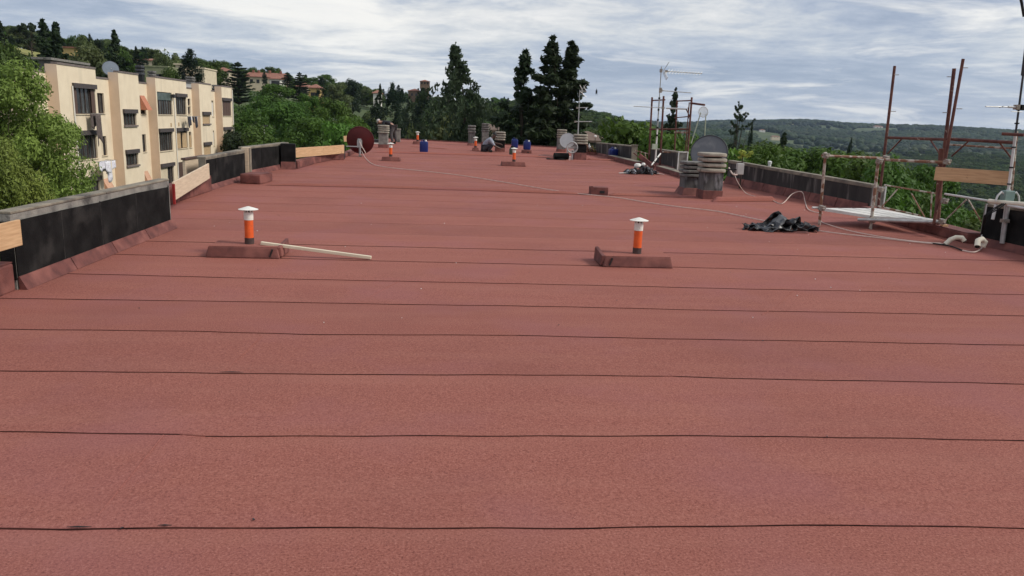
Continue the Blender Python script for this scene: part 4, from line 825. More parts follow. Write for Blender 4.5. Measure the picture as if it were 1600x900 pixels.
cc = W(1099, 175, 22.5)-O; MB().tube([cc+RT*.135*math.cos(a)+UP*.15*math.sin(a) for a in np.linspace(0, 2*math.pi, 25)], .010, 6, False).build('hoop', 'grey_box', o, smooth=True)
for k in range(-3, 4):
    h_ = .15*math.sqrt(1-(k/4)**2); MB().tube([cc+RT*k*.034-UP*h_, cc+RT*k*.034+UP*h_], .0045, 4).build('net_cord', 'grey_box', o); w_ = .135*math.sqrt(1-(k/4)**2); MB().tube([cc+UP*k*.037-RT*w_, cc+UP*k*.037+RT*w_], .0045, 4).build('net_cord', 'grey_box', o)

# ------------------------------------------------------------------ aerials
def aerial(base, top, D, r, label, segs=()):
    o = thing('aerial_mast', W(*base, D), label, 'TV aerial'); O = Vector(o.location); e = W(*top, D)-O; n = 3
    for i in range(n): MB().tube([e*(i/n), e*((i+1)/n)], r*(1-.22*i), 8).build('mast_tube', segs[i] if segs else 'galvanised', o, smooth=True)
    return o
def yagi(o, a, b, D, nel, el, r=.008, axis=None, mat='galvanised', name='boom'):
    O = Vector(o.location); p, q = W(*a, D)-O, W(*b, D)-O; ax = axis or (FW*.6+RT*.5+UP*.2).normalized(); bo = MB().tube([p, q], r*1.4, 6).build(name, mat, o)
    for i in range(nel):
        c = p.lerp(q, (i+.5)/nel); l = el*(1-.25*i/nel); MB().tube([c-ax*l, c+ax*l], r*.7, 5).build('element', mat, bo)
    MB().box(p, (.08, .08, .07)).build('clamp', 'coupler_steel', bo)
o = aerial((1024, 250), (1033.5, 104), 25.5, .028, 'tall TV aerial mast with three yagi booms above the rubble heap', ('off_white', 'galvanised', 'galvanised')); O = Vector(o.location)
yagi(o, (1041, 111.5), (1097, 115), 25.4, 12, .16, .012, (UP*.55+RT*.5+FW*.5).normalized()); yagi(o, (1033, 141.5), (1080, 145), 25.4, 7, .05, .010, FW); yagi(o, (1036, 168.5), (990, 166), 25.4, 4, .05, .009, FW)
for a, b in (((1037, 110, 25.4), (1044, 99, 25.4)), ((1037, 112, 25.4), (1042, 123, 25.4))):
    w_ = MB(); p, q = W(*a)-O, W(*b)-O
    for k in (-1, 0, 1): w_.tube([p+FW*.1*k, q+FW*.12*k], .009, 5)
    w_.tube([q-FW*.14, q+FW*.14], .009, 5); w_.build('reflector', 'galvanised', o)
MB().box(W(1023, 229, 25.4)-O, (.17, .1, .17)).build('amplifier', M('pale_green', (.42, .47, .36)), o); MB().box(W(1032, 141, 25.4)-O, (.07, .1, .16)).build('clamp', 'coupler_steel', o); MB().box(W(1033, 110.5, 25.4)-O, (.07, .1, .1)).build('clamp', 'coupler_steel', o)
for y in (152, 170, 186, 198, 210): MB().tube([W(1033.5-(y-104)*.0651, y, 25.45)-O, W(1033.3-(y+3-104)*.0651, y+3, 25.45)-O], .034, 8).build('tape', 'soot', o)
o = aerial((903, 212), (906, 140), 31.5, .026, 'thin TV aerial mast with crossed top rods beside the dark twin conifers'); O = Vector(o.location)
yagi(o, (902, 168.5), (919, 168), 31.5, 2, .03, .012, FW); yagi(o, (899, 190), (925, 190), 31.5, 2, .03, .014, FW)
for a, b in (((907, 143), (916, 132)), ((907, 143), (916, 152)), ((909, 137), (911, 149)), ((912, 134), (915, 141)), ((906, 133), (910, 141)), ((910, 142), (917, 143))): MB().tube([W(*a, 31.5)-O, W(*b, 31.5)-O], .014, 5).build('rod', 'galvanised', o)
o = aerial((1565, 380), (1598.5, 118), 11.1, .027, 'white TV aerial mast with black bands clamped at the right edge', ('dull_white', 'dull_white', 'dish_rim')); O = Vector(o.location); dm = W(1598.5, 118, 11.1)-O
MB().tube([W(1566, 380, 11.05)-O, W(1575, 320, 11.05)-O], .034, 10).build('sleeve', 'galvanised', o, smooth=True); MB().box(W(1570, 345, 11.0)-O, (.10, .08, .05)).build('clamp', 'coupler_steel', o)
MB().tube([dm, dm+dm.normalized()*1.6], .03, 8).build('mast_tube', 'dish_rim', o, smooth=True)
for t in (.36, .46, .58, .72, .80): MB().tube([dm*t, dm*(t+.008)], .032, 8).build('tape', 'soot', o)
yagi(o, (1590, 167.5), (1540, 166.5), 11.05, 1, .05, .007, FW); MB().tube([W(1575, 167, 11.05)-O, W(1597, 168, 11.05)-O], .016, 8).build('boom_sleeve', 'dull_white', o); MB().box(W(1596, 168, 11.05)-O, (.1, .08, .08)).build('clamp', 'soot', o); MB().tube([W(1580, 174, 11.0)-O, W(1597, 175, 11.0)-O], .005, 5).build('element', 'galvanised', o)
o = thing('cable_hank', W(1604, 8, 10.6), 'black cable hanging at the top right corner', 'cable'); O = Vector(o.location); MB().tube([W(1592, -14, 10.6)-O, W(1596.5, 5, 10.6)-O, W(1600, 26, 10.6)-O], .018, 8).build('line', 'soot', o, smooth=True)
o = thing('bird', W(932, 143, 60), 'small dark bird flying right of the tall twin conifers', 'bird'); o.scale = (.5, .5, .62); bd = MB(); bd.lathe([(.005, -.36), (.05, -.25), (.085, -.05), (.07, .12), (.045, .22), (.055, .28), (.02, .36)], 12, (0, 0, 0), Euler((.3, 0, 0)).to_matrix()).build('body', 'soot', o, smooth=True)
for s in (-1, 1): MB().grid(lambda u, v: (s*(.04+.10*u), .06-.1*u+.05*v, .14-.55*u*v-.1*v), 5, 4).build('wing', 'soot', o, solid=.012)

# ------------------------------------------------------------------ the two roofers
def skin(name, J, E_, mat, parent, levels=2):
    me = bpy.data.meshes.new(name); keys = list(J); me.from_pydata([J[k][:3] for k in keys], [(keys.index(a), keys.index(b)) for a, b in E_], []); me.update()
    o = bpy.data.objects.new(name, me); COL.objects.link(o); o.parent = parent; md = o.modifiers.new('skin', 'SKIN'); md.use_smooth_shade = True
    for i, k in enumerate(keys):
        r = J[k][3]; me.skin_vertices[0].data[i].radius = r if isinstance(r, tuple) else (r, r); me.skin_vertices[0].data[i].use_root = i == 0
    sb = o.modifiers.new('sub', 'SUBSURF'); sb.levels = sb.render_levels = levels; me.materials.append(m(mat)); return o
def person(loc, label, rz, J, shirt, trousers, skinm, hair, shoes, bald=False):
    o = thing('person', loc, label, 'person', None, rz)
    E_ = [('pelvis', 'spine'), ('spine', 'chest'), ('chest', 'neck'), ('neck', 'skull'), ('skull', 'crown')]
    for s in 'LR': E_ += [('pelvis', 'hip'+s), ('hip'+s, 'knee'+s), ('knee'+s, 'ankle'+s), ('ankle'+s, 'toe'+s), ('chest', 'sho'+s), ('sho'+s, 'elb'+s), ('elb'+s, 'wri'+s), ('wri'+s, 'palm'+s)]
    body = dict(J); V3 = lambda k: Vector(J[k][:3])
    for s in 'LR':
        d = (V3('palm'+s)-V3('wri'+s)).normalized(); sd = d.cross(Vector((0, 0, 1))).normalized(); 
        for i in range(5):
            if i < 4:
                r0_ = V3('palm'+s)+sd*(i-1.5)*.02; L = (.07, .08, .075, .06)[i]; mids = [r0_+d*L*.5+Vector((0, 0, -.008)), r0_+d*L*.85+Vector((0, 0, -.03))]
            else: r0_ = V3('wri'+s)+d*.03+sd*.03*(1 if s == 'L' else -1); mids = [r0_+d*.03+sd*.025*(1 if s == 'L' else -1), r0_+d*.055+sd*.03*(1 if s == 'L' else -1)]
            for q, p in enumerate([r0_]+mids): body[f'f{s}{i}{q}'] = (*p, .0095-.001*q)
            E_ += [('palm'+s if i < 4 else 'wri'+s, f'f{s}{i}0'), (f'f{s}{i}0', f'f{s}{i}1'), (f'f{s}{i}1', f'f{s}{i}2')]
    skin('body', body, E_, skinm, o)
    g_ = lambda k, e: (*J[k][:3], (J[k][3][0]+e, J[k][3][1]+e) if isinstance(J[k][3], tuple) else J[k][3]+e)
    up_ = {k: g_(k, .014) for k in ('pelvis', 'spine', 'chest')}; ue = [('pelvis', 'spine'), ('spine', 'chest')]; up_['collar'] = (*(V3('chest').lerp(V3('neck'), .7)), .075); ue.append(('chest', 'collar'))
    for s in 'LR':
        up_['sho'+s] = g_('sho'+s, .014); up_['elb'+s] = g_('elb'+s, .012); ue += [('chest', 'sho'+s), ('sho'+s, 'elb'+s)]
        if shirt == 'shirt_black': up_['wri'+s] = g_('wri'+s, .012); ue.append(('elb'+s, 'wri'+s))
    skin('shirt', up_, ue, shirt, o)
    lo = {'pelvis': g_('pelvis', .016)}; le = []
    for s in 'LR':
        for k in ('hip', 'knee', 'ankle'): lo[k+s] = g_(k+s, .016)
        le += [('pelvis', 'hip'+s), ('hip'+s, 'knee'+s), ('knee'+s, 'ankle'+s)]
    skin('trousers', lo, le, trousers, o)
    for s in 'LR': skin('shoe', {'a': g_('ankle'+s, .012), 'b': g_('toe'+s, .016)}, [('a', 'b')], shoes, o)
    h = V3('skull'); c = V3('crown'); ax = (c-h).normalized(); f = Vector(J['face'][:3]).normalized() if 'face' in J else Vector((1, 0, 0)); hc = h.lerp(c, .6)
    q = ax.to_track_quat('Z', 'Y').to_matrix(); hr = .098
    MB().lathe([(hr*math.cos(a), hr*1.12*math.sin(a)) for a in np.linspace(.05 if not bald else .1, 1.5, 7)], 18, hc-f*.012+ax*.005, q).build('hair', hair, o, smooth=True)
    sd = ax.cross(f).normalized()
    MB().tube([hc+f*.085-ax*.0, hc+f*.118-ax*.035, hc+f*.09-ax*.045], [.012, .02, .012], 8).build('nose', skinm, o, smooth=True)
    for s in (-1, 1):
        MB().lathe([(.002, -.012), (.012, -.005), (.012, .005), (.002, .012)], 10, hc+f*.087+sd*s*.034+ax*.0).build('eye', 'white_plastic', o, smooth=True); MB().lathe([(.004, -.025), (.018, -.012), (.018, .012), (.004, .025)], 10, hc+sd*s*.092-ax*.02, q).build('ear', skinm, o, smooth=True)
    MB().tube([hc+f*.088-ax*.07-sd*.022, hc+f*.096-ax*.072, hc+f*.088-ax*.07+sd*.022], .006, 6).build('mouth', 'awning_peach', o, smooth=True)
    return o
Jc = dict(pelvis=(-.22, 0, .20, (.15, .13)), spine=(-.16, 0, .36, (.145, .115)), chest=(-.02, 0, .52, (.16, .12)), neck=(.11, 0, .59, .055), skull=(.16, 0, .62, .075), crown=(.22, 0, .74, .082), face=(.85, 0, -.5, 0))
for s, k in (('L', 1), ('R', -1)):
    Jc.update({'hip'+s: (-.20, .10*k, .17, .095), 'knee'+s: (.14, .17*k, .32, .066), 'ankle'+s: (-.06, .15*k, .07, .045), 'toe'+s: (.13, .17*k, .035, .04), 'sho'+s: (.0, .18*k, .51, .062), 'elb'+s: (.20, .20*k, .36 if k > 0 else .26, .045), 'wri'+s: (.42, .12*k, .34 if k > 0 else .17, .034), 'palm'+s: (.49, .10*k, .33 if k > 0 else .155, .032)})
person(roofp(1.62, 32.4, .005), 'person crouching in a grey shirt and dark trousers, working at the chimney foot', 0, Jc, 'shirt_grey', 'trousers_dark', 'skin_dark', 'hair_black', 'soot')
Jb = dict(pelvis=(.22, 0, .80, (.15, .125)), spine=(.06, 0, .93, (.14, .115)), chest=(-.16, 0, 1.0, (.165, .125)), neck=(-.31, 0, .97, .056), skull=(-.37, 0, .95, .078), crown=(-.45, 0, 1.02, .086), face=(-.75, -.1, -.65, 0))
for s, k in (('L', 1), ('R', -1)):
    Jb.update({'hip'+s: (.24, .10*k, .76, .10), 'knee'+s: (.22+.08*k, .13*k, .44, .068), 'ankle'+s: (.30+.07*k, .14*k, .08, .046), 'toe'+s: (.14+.07*k, .15*k, .035, .04), 'sho'+s: (-.18, .19*k, .96, .064), 'elb'+s: (-.24, .22*k, .68, .047), 'wri'+s: (-.32, .15*k, .44, .035), 'palm'+s: (-.35, .13*k, .36, .033)})
person(roofp(-2.86, 36.2, .005), 'person bending over in black top and grey trousers behind the left chimney', 0, Jb, 'shirt_black', 'trousers_grey', 'skin', 'hair_grey', 'soot', True)
o = thing('tool_pile', roofp(-3.35, 36.0), 'dark tools and white paper at the bending person\'s hands', 'tools'); MB().box((0, 0, .1), (.3, .25, .2)).build('bag', 'scrap_black', o, bevel=.02); MB().box((.03, -.2, .03), (.34, .14, .05)).build('paper', 'off_white', o)

# ------------------------------------------------------------------ cream apartment block on the left
FX, RX = -24.0, -24.7
ZT, ZL, ZB = 4.10, 3.56, -11.3
fl = thing('apartment_block', (FX, 50, ZB), 'long cream apartment block with stepped parapets left of the roof', 'apartment block'); FO = Vector(fl.location)
bays = [(47.6, 50.6, 0), (50.6, 55.85, 1), (55.85, 59.45, 0), (59.45, 63.15, 1), (63.15, 66.6, 0), (66.6, 74.1, 1), (74.1, 77.7, 0), (77.7, 81.5, 1), (81.5, 85.1, 0), (85.1, 89.0, 1)]
WIN = [(1, 113, 149, 130, 178, 'curtain', 'B'), (0, 151, 163, 145, 177, 'dark', ''), (1, 118, 152, 205, 251, 'curtain', 'B'), (0, 155, 167, 213, 244, 'half', ''), (1, 128, 157, 279, 320, 'curtain', 'B'), (0, 160, 172, 280, 312, 'awn2', ''),
 (1, 192, 213, 171, 196, 'curtain', 'BS'), (1, 196, 216, 235, 260, 'curtain', 'BS'), (1, 200, 218, 297, 318, 'curtain', 'BS'), (0, 218, 226.5, 149, 178, 'awn', ''), (0, 220.5, 228.5, 210, 238, 'dark', ''), (0, 223.5, 232, 268, 300, 'awn2', ''),
 (1, 245, 269, 143, 179, 'curtain', 'G'), (1, 274, 291, 146, 179, 'curtain', 'B'), (1, 248, 270, 201.5, 237, 'curtain', 'B'), (1, 275, 293, 200.5, 233, 'wood', 'B'), (1, 251, 272, 257, 292, 'half', 'B'), (1, 277.5, 288, 254, 290, 'shut', ''),
 (0, 293, 297.5, 154, 164.5, 'dark', ''), (0, 293.3, 297.8, 167, 178, 'dark', ''), (0, 294.5, 299.5, 206, 231, 'wood', ''), (1, 316, 328, 175, 193.5, 'roller', 'BS'), (1, 318, 329.5, 223, 243, 'roller', 'BS'), (0, 330.5, 334, 157, 182, 'pale', ''), (0, 332, 335.2, 204, 228, 'pale', ''),
 (1, 347, 361, 153, 181, 'shut', 'B'), (1, 349, 362, 199, 226, 'half', 'B')]
holes = {}
wl = []
for fr, x0, x1, yt, yb, kind, ex in WIN:
    X = FX if fr else RX; Y0, z1 = XP(x0, yt, X); _, z0 = XP(x0, yb, X); Y1, _ = XP(x1, (yt+yb)/2, X)
    for i, (a, b, f) in enumerate(bays):
        if f == fr and a-.6 <= (Y0+Y1)/2 <= b+.6:
            Y0 = max(Y0, a+.12); Y1 = min(Y1, b-.12)
            if Y1-Y0 > .15: holes.setdefault(i, []).append((Y0, Y1, z0, z1)); wl.append((X, Y0, Y1, z0, z1, kind, ex))
            break
wb = MB(); tr = []
for i, (a, b, f) in enumerate(bays):
    X = FX if f else RX; zt = ZT if f else ZL; H = holes.get(i, []); ys = sorted({a, b} | {v for h in H for v in h[:2]}); zs = sorted({ZB, zt} | {v for h in H for v in h[2:]})
    for y0, y1 in zip(ys[:-1], ys[1:]):
        for z0, z1 in zip(zs[:-1], zs[1:]):
            if any(h[0]-1e-6 <= y0 and y1 <= h[1]+1e-6 and h[2]-1e-6 <= z0 and z1 <= h[3]+1e-6 for h in H): continue
            wb.add([(X, y0, z0), (X, y1, z0), (X, y1, z1), (X, y0, z1)], [(0, 1, 2, 3)])
    for y0, y1, z0, z1 in H:   # reveals
        d = .18; wb.add([(X, y0, z0), (X, y1, z0), (X, y1, z1), (X, y0, z1), (X-d, y0, z0), (X-d, y1, z0), (X-d, y1, z1), (X-d, y0, z1)], [(0, 1, 5, 4), (1, 2, 6, 5), (2, 3, 7, 6), (3, 0, 4, 7)])
    tr.append(MB().box(Vector((X-.14, (a+b)/2, zt+.06))-FO, (.36, b-a+(.0 if f else -.02), .13)).build('parapet_trim', 'parapet_trim', fl))
wb.v = [tuple(Vector(v)-FO) for v in wb.v]; o = wb.build('wall', 'render_cream', fl)
rt_ = MB()
for i, (a, b, f) in enumerate(bays):
    if f:
        for y in (a, b): rt_.add([Vector(v)-FO for v in ((FX, y, ZB), (RX-.0, y, ZB), (RX-.0, y, ZT), (FX, y, ZT))], [(0, 1, 2, 3)])
rt_.build('return_wall', 'render_cream_shaded', fl); MB().box(Vector((-30.5, 68.3, (ZB+3.2)/2))-FO, (11.2, 41.3, 3.2-ZB)).build('core', 'render_cream_shaded', fl); MB().box(Vector((-30.6, 68.3, 3.25))-FO, (11.6, 41.2, .1)).build('flat_roof', 'grey_concrete', fl)  # side returns get their shade from the darker render colour
for X, Y0, Y1, z0, z1, kind, ex in wl:
    w, h = Y1-Y0, z1-z0; c = lambda y, z, x=0: Vector((X+x, y, z))-FO; d = -.13
    fr = MB(); t = .05
    for y in (Y0+t/2, Y1-t/2): fr.box(c(y, (z0+z1)/2, d), (.06, t, h))
    for z in (z0+t/2, z1-t/2): fr.box(c((Y0+Y1)/2, z, d), (.06, w-2*t-.004, t))
    nm = max(0, int(w/.62)-0)
    for k in range(1, nm+1): fr.box(c(Y0+w*k/(nm+1), (z0+z1)/2, d+.004), (.05, .045, h-2*t-.004))
    f = fr.build('window', 'brown_frame', fl)
    MB().box(c((Y0+Y1)/2, (z0+z1)/2, d-.03), (.015, w-.02, h-.02)).build('pane', 'curtain_pane' if kind == 'curtain' else 'dark_pane', f)
    if kind == 'half': MB().box(c((Y0+Y1)/2-w*.18, z0+h*.45, d+.05), (.02, w*.5, h*.85)).build('curtain', 'house_cream', f)
    if kind in ('roller', 'pale'): MB().box(c((Y0+Y1)/2, z0+h*.45, d+.05), (.02, w-.06, h*.86)).build('roller_blind', 'beige_shutter' if kind == 'roller' else 'off_white', f)
    if kind == 'wood':
        MB().box(c((Y0+Y1)/2-w*.27, (z0+z1)/2, d+.06), (.03, w*.4, h*.94)).build('shutter', 'beige_shutter', f); MB().box(c((Y0+Y1)/2+w*.27, (z0+z1)/2-h*.1, d+.06), (.03, w*.4, h*.74)).build('shutter', 'beige_shutter', f)
    if kind == 'shut':
        for k in range(4): MB().box(c(Y0+w*(k+.5)/4, (z0+z1)/2, d+.06), (.03, w/4-.03, h*.95)).build('shutter', 'brown_shutter', f)
    if kind.startswith('awn'):
        mb = MB(); y0, y1 = Y0+.03, Y1-.03; mb.hexa([c(y0, z1-.03, .0), c(y1, z1-.03, .0), c(y1+.04, z0+h*.22, .55), c(y0-.04, z0+h*.22, .55), c(y0, z1, .0), c(y1, z1, .0), c(y1+.04, z0+h*.22+.03, .55), c(y0-.04, z0+h*.22+.03, .55)])
        mb.add([c(y0, z1, 0), c(y0-.04, z0+h*.22, .55), c(y0, z0+h*.22, 0)], [(0, 1, 2)]); mb.build('awning', 'awning_orange' if kind == 'awn' else 'awning_peach', f)
    if 'B' in ex: MB().box(c((Y0+Y1)/2, z1-.12, .07), (.16, w+.14, .3)).build('roller_box', 'roller_box', f)
    if 'G' in ex: MB().box(c((Y0+Y1)/2, z1-.35, d+.05), (.04, w-.1, .6)).build('top_light', M('green_glass', (.10, .13, .115), (.07, .095, .085), 3, .3), f)
    if 'S' in ex: MB().box(c((Y0+Y1)/2, z0-.05, .05), (.14, w+.1, .12)).build('sill', 'parapet_trim', f)
    else: MB().box(c((Y0+Y1)/2, z0-.03, .02), (.10, w+.04, .05)).build('sill', 'house_cream', f)
    if (x := abs(Y0-52.4)) < .6 and z1 > 2: 
        for y in (Y0+.28, Y1-.28): MB().box(c(y, (z0+z1)/2-.1, d+.08), (.04, .5, h*.9)).build('shutter', 'brown_shutter', f)
for px, py0, py1, X in ((270.5, 146, 292, FX), (361.8, 140, 236, FX), (111.5, 134, 300, FX)):
    y, z1 = XP(px, py0, X); MB().tube([Vector((X+.06, y, z1))-FO, Vector((X+.06, y, ZB))-FO], .05, 8).build('downpipe', 'house_white', fl, smooth=True)
for q in ((147, 193), (267, 195), (279, 194), (355, 208)):
    y, z = XP(*q, FX); MB().box(Vector((FX+.03, y, z))-FO, (.06, .16, .3)).build('wall_vent', 'beige_shutter', fl)
y, z = XP(267, 150, FX); MB().box(Vector((FX+.14, y+.2, z))-FO, (.28, .3, .3)).build('wall_lamp', 'dish_rim', fl)
# roof-top things of the cream block
p = Vector((-25.6, XP(173, 110, -25.6)[0], 3.3)); dish(p, 1.15, 'blue-grey satellite dish on the cream block\'s roof edge', M('blue_dish', (.17, .20, .245), (.14, .165, .20), 3, .5), 'dish_rim', (.5, -1, .35), post=XP(173, 107, -25.6)[1]-3.3, depth=.1, arm=True)
def stack(px, pyt, wpx, label, mat, ring, nr, X=-26.2):
    y, zt = XP(px, pyt, X); w = wpx/1215*y; chimney((X, y, 3.3), label, w, w, .1, (zt-3.3)*.55, zt-3.3, nr, ring, mat, 'chimneys on the cream block', over=.05, flare=.02)
stack(218, 101, 9, 'dark chimney on the cream block right of its dish', 'soot', 'dish_rim', 3); stack(237, 110, 9, 'grey ringed chimney on the cream block beside the dark one', 'cowl_dark', 'cowl_dark', 3); stack(297, 119, 11, 'white-boxed chimney on the cream block below the tall cypress', 'house_white', 'cowl_dark', 3); stack(337, 132, 9, 'small dark chimney on the far end of the cream block', 'soot', 'cowl_dark', 2)
# washing
def washing(px0, py, px1, label, items, X=FX):
    y0, z = XP(px0, py, X); y1, _ = XP(px1, py, X); o = thing('washing_line', (X, y0, z), label, 'washing'); L = y1-y0
    for k in (0, 1): MB().bar((0, L*k, 0), (.75, L*k, 0), .03, .03).build('bracket', 'galvanised', o)
    for k in (.3, .5, .7): MB().tube([(k, 0, 0), (k, L, 0)], .008, 5).build('line', 'galvanised', o)
    for i, (t0, t1, h, x, mt) in enumerate(items):
        MB().grid(lambda u, v: (x+.06*math.sin(7*u+i)+.05*v, L*(t0+(t1-t0)*u+.03*v*math.sin(3*i)), -h*v*(1+.15*math.sin(5*u+2*i))), 8, 6).build('garment', mt, o, smooth=True, solid=.012)
washing(137, 253, 165, 'white laundry hanging below a second-floor window of the cream block', [(0, .3, .55, .7, 'cloth_white'), (.1, .25, .5, .5, 'cloth_dark'), (.3, .62, .7, .72, 'cloth_white'), (.5, .8, 1.3, .6, 'cloth_white'), (.78, 1, .55, .7, 'cloth_white'), (.4, .7, .8, .4, 'cloth_white')])
washing(281, 181.5, 301, 'dark clothes on a line between upper windows of the cream block', [(.05, .28, .9, .6, 'cloth_dark'), (.3, .42, .35, .5, 'cloth_white'), (.45, .52, .5, .6, 'cloth_dark'), (.62, .8, .9, .6, 'cloth_dark'), (.8, .92, .8, .5, 'cloth_white')])
washing(133, 177, 144, 'long brown cloth hanging from the top left window sill', [(0, .9, .9, .3, 'cloth_brown'), (.2, .95, 1.9, .5, 'cloth_brown')])

# ------------------------------------------------------------------ houses on the hills
def ghit(px, py, D0=300, D1=4200):
    D = D0
    while D < D1:
        p = W(px, py, D)
        if p.z <= T(p.x, D): return D
        D += 15
    return None
def house(name, label, px0, px1, pye, pyb, D, wallm, roofk='hip', depth=8, wins=(), rh=1.6, cat='house', chim=(), over=.5, ang=0, roofm='roof_tile'):
    if D > 500: D = ghit((px0+px1)/2, pyb) or D
    a, b = W(px0, pye, D), W(px1, pye, D); zb = min(W((px0+px1)/2, pyb, D).z, T((a.x+b.x)/2, D+depth/2))-1.5; w = b.x-a.x; h = a.z-zb
    o = thing(name, ((a.x+b.x)/2, D, zb), label, cat, None, ang); MB().box((0, depth/2, h/2), (w, depth, h)).build('wall', wallm, o)
    if roofk == 'hip' or roofk == 'gable':
        e = over; i = min(w, depth)/2*.95 if roofk == 'hip' else -.0
        rx = max(.2, w/2-i) if w >= depth else .15
        MB().add([(-w/2-e, -e, h), (w/2+e, -e, h), (w/2+e, depth+e, h), (-w/2-e, depth+e, h), (-rx, depth/2, h+rh), (rx, depth/2, h+rh), (-w/2-e, -e, h-.18), (w/2+e, -e, h-.18), (w/2+e, depth+e, h-.18), (-w/2-e, depth+e, h-.18)], [(0, 1, 5, 4), (1, 2, 5), (2, 3, 4, 5), (3, 0, 4), (0, 6, 7, 1), (1, 7, 8, 2), (2, 8, 9, 3), (3, 9, 6, 0), (6, 9, 8, 7)]).build('roof', roofm, o)
    else: MB().box((0, depth/2, h+.12), (w+2*over, depth+2*over, .24)).build('roof', roofm, o)
    for u, z, ww, wh in wins:
        f = MB().box((u*w/2, -.03, h-z), (ww+.16, .07, wh+.16)).build('window', 'brown_frame', o); MB().box((u*w/2, -.07, h-z), (ww, .03, wh)).build('pane', 'dark_pane', f)
    for u, dz in chim: MB().box((u*w/2, depth*.45, h+rh*.7+dz/2), (.7, .7, rh*.6+dz)).build('chimney', 'roof_tile', o)
    return o
house('house', 'small yellow house beside the double-topped dark fir on the left hill', 86, 118, 74, 92, 175, 'house_yellow', 'flat', 9, ((.55, 2.2, 1.6, 1.2),), roofm='roof_tile')
house('garden_building', 'low grey-roofed building behind the left tree and the cream block', 60, 76, 93, 118, 88, 'cowl_dark', 'flat', 8, ((.2, 2, .8, .8),), roofm='grey_concrete')
house('house', 'long cream house among trees above the cream block', 212, 254, 93, 104, 215, 'house_cream', 'gable', 9, ((-.5, 1.6, .7, .9), (.35, 1.6, .7, .9), (.7, 1.6, .7, .9)), rh=.7, over=.4)
house('green_pavilion', 'low olive-green flat building below the long cream house', 226, 262, 104, 114, 150, 'house_olive', 'flat', 7, ((.1, 1.6, 1.6, .6), (.5, 1.6, 1.2, .6)), roofm='house_olive', over=.1)
house('house', 'cream house with dark windows left of the tall cypress', 274, 289, 101, 125, 160, 'house_cream', 'flat', 8, ((-.1, 2.2, .9, 1.7), (.6, 2.2, .7, 1.7), (-.1, 5.0, .9, 1.4)), over=.3, roofm='house_cream')
house('house', 'cream house with balcony windows right of the tall cypress', 303, 319, 107, 130, 160, 'house_cream', 'flat', 8, ((-.2, 1.4, 1.3, .8), (-.2, 3.0, 1.3, 1.0), (-.2, 5.6, 1.3, 1.0)), over=.15, roofm='house_cream')
house('house', 'flat tiled house at the left end of the red-roofed ridge', 328, 358, 110, 118, 255, 'house_cream', 'hip', 9, ((-.3, 1.5, .9, .9), (.3, 1.5, .9, .9)), rh=1.3)
house('terrace', 'longest red-tiled terrace along the left ridge with several chimneys', 384, 442, 119, 132, 290, 'house_cream', 'gable', 10, ((-.7, 1.6, .9, 1.1), (-.35, 1.6, .9, 1.1), (0, 1.6, .9, 1.1), (.35, 1.6, .9, 1.1), (.7, 1.6, .9, 1.1)), rh=1.7, chim=((-.75, .7), (-.45, .7), (.15, .8), (.75, .7)))
house('house', 'white gabled house at the right end of the red-tiled terrace', 421, 438, 122.5, 134, 275, 'house_white', 'hip', 8, ((-.4, 1.4, .8, 1.2), (.1, 1.4, .8, 1.2), (.55, 1.4, .8, 1.2)), rh=1.2)
house('house', 'pale brown tiled house left of the yellow house on the ridge', 464, 482, 134.5, 142, 235, 'house_cream', 'hip', 8, ((-.3, 1.4, .8, 1.0), (.4, 1.4, .8, 1.0)), rh=1.1)
house('house', 'yellow house with red roof beside the fat cypress on the ridge', 482, 498, 136.5, 154, 225, 'house_yellow', 'hip', 8, ((-.35, 1.9, .5, 1.0), (.0, 2.1, .5, 1.4), (.6, 1.9, .8, 1.0)), rh=1.1)
house('house', 'small white gable with brown roof left of the cypress row', 583, 594, 145, 153, 300, 'house_white', 'hip', 8, ((.3, 1.2, .7, .8),), rh=1.2)
# brick tower with overhanging head
D = 430; a = W(656.5, 127, D); b = W(671.5, 127, D); c = W(664, 160, D); zt = a.z; w = (b.x-a.x); zb = c.z-3
o = thing('brick_tower', ((a.x+b.x)/2, D, zb), 'square brown brick tower with overhanging head on the far hill', 'tower'); h = zt-zb
MB().box((0, 0, (h-3.6)/2), (w*.84, w*.84, h-3.6)).build('shaft', 'tower_brick', o); MB().add(*(lambda p, q: ([(-p, -p, h-4.6), (p, -p, h-4.6), (p, p, h-4.6), (-p, p, h-4.6), (-q, -q, h-3.5), (q, -q, h-3.5), (q, q, h-3.5), (-q, q, h-3.5)], [(0, 1, 5, 4), (1, 2, 6, 5), (2, 3, 7, 6), (3, 0, 4, 7), (4, 5, 6, 7), (3, 2, 1, 0)]))(w*.42, w*.5)).build('corbel', 'tower_brick', o)
MB().box((0, 0, h-1.78), (w, w, 3.5)).build('head', 'tower_brick', o); MB().add([(-w*.56, -w*.56, h), (w*.56, -w*.56, h), (w*.56, w*.56, h), (-w*.56, w*.56, h), (0, 0, h+.9)], [(0, 1, 4), (1, 2, 4), (2, 3, 4), (3, 0, 4), (3, 2, 1, 0)]).build('roof', 'roof_tile', o)
for x in (-.3, 0, .3): f = MB().box((x*w, -w/2-.02, h-1.0), (.8, .08, 1.1)).build('window', 'dish_rim', o); MB().box((x*w, -w/2-.07, h-1.0), (.6, .04, .9)).build('pane', 'soot', f)
for x in (-.22, .0, .22): MB().box((x*w, -w*.5-.02, h-4.1), (.35, .3, .7)).build('bracket', 'house_cream', o)
house('wing', 'low tile-roofed wing left of the brick tower', 638, 657, 141.5, 160, 432, 'tower_brick', 'gable', 9, ((-.4, 2.0, .9, 1.2), (.3, 2.0, .9, 1.2)), rh=1.3, cat='wing')
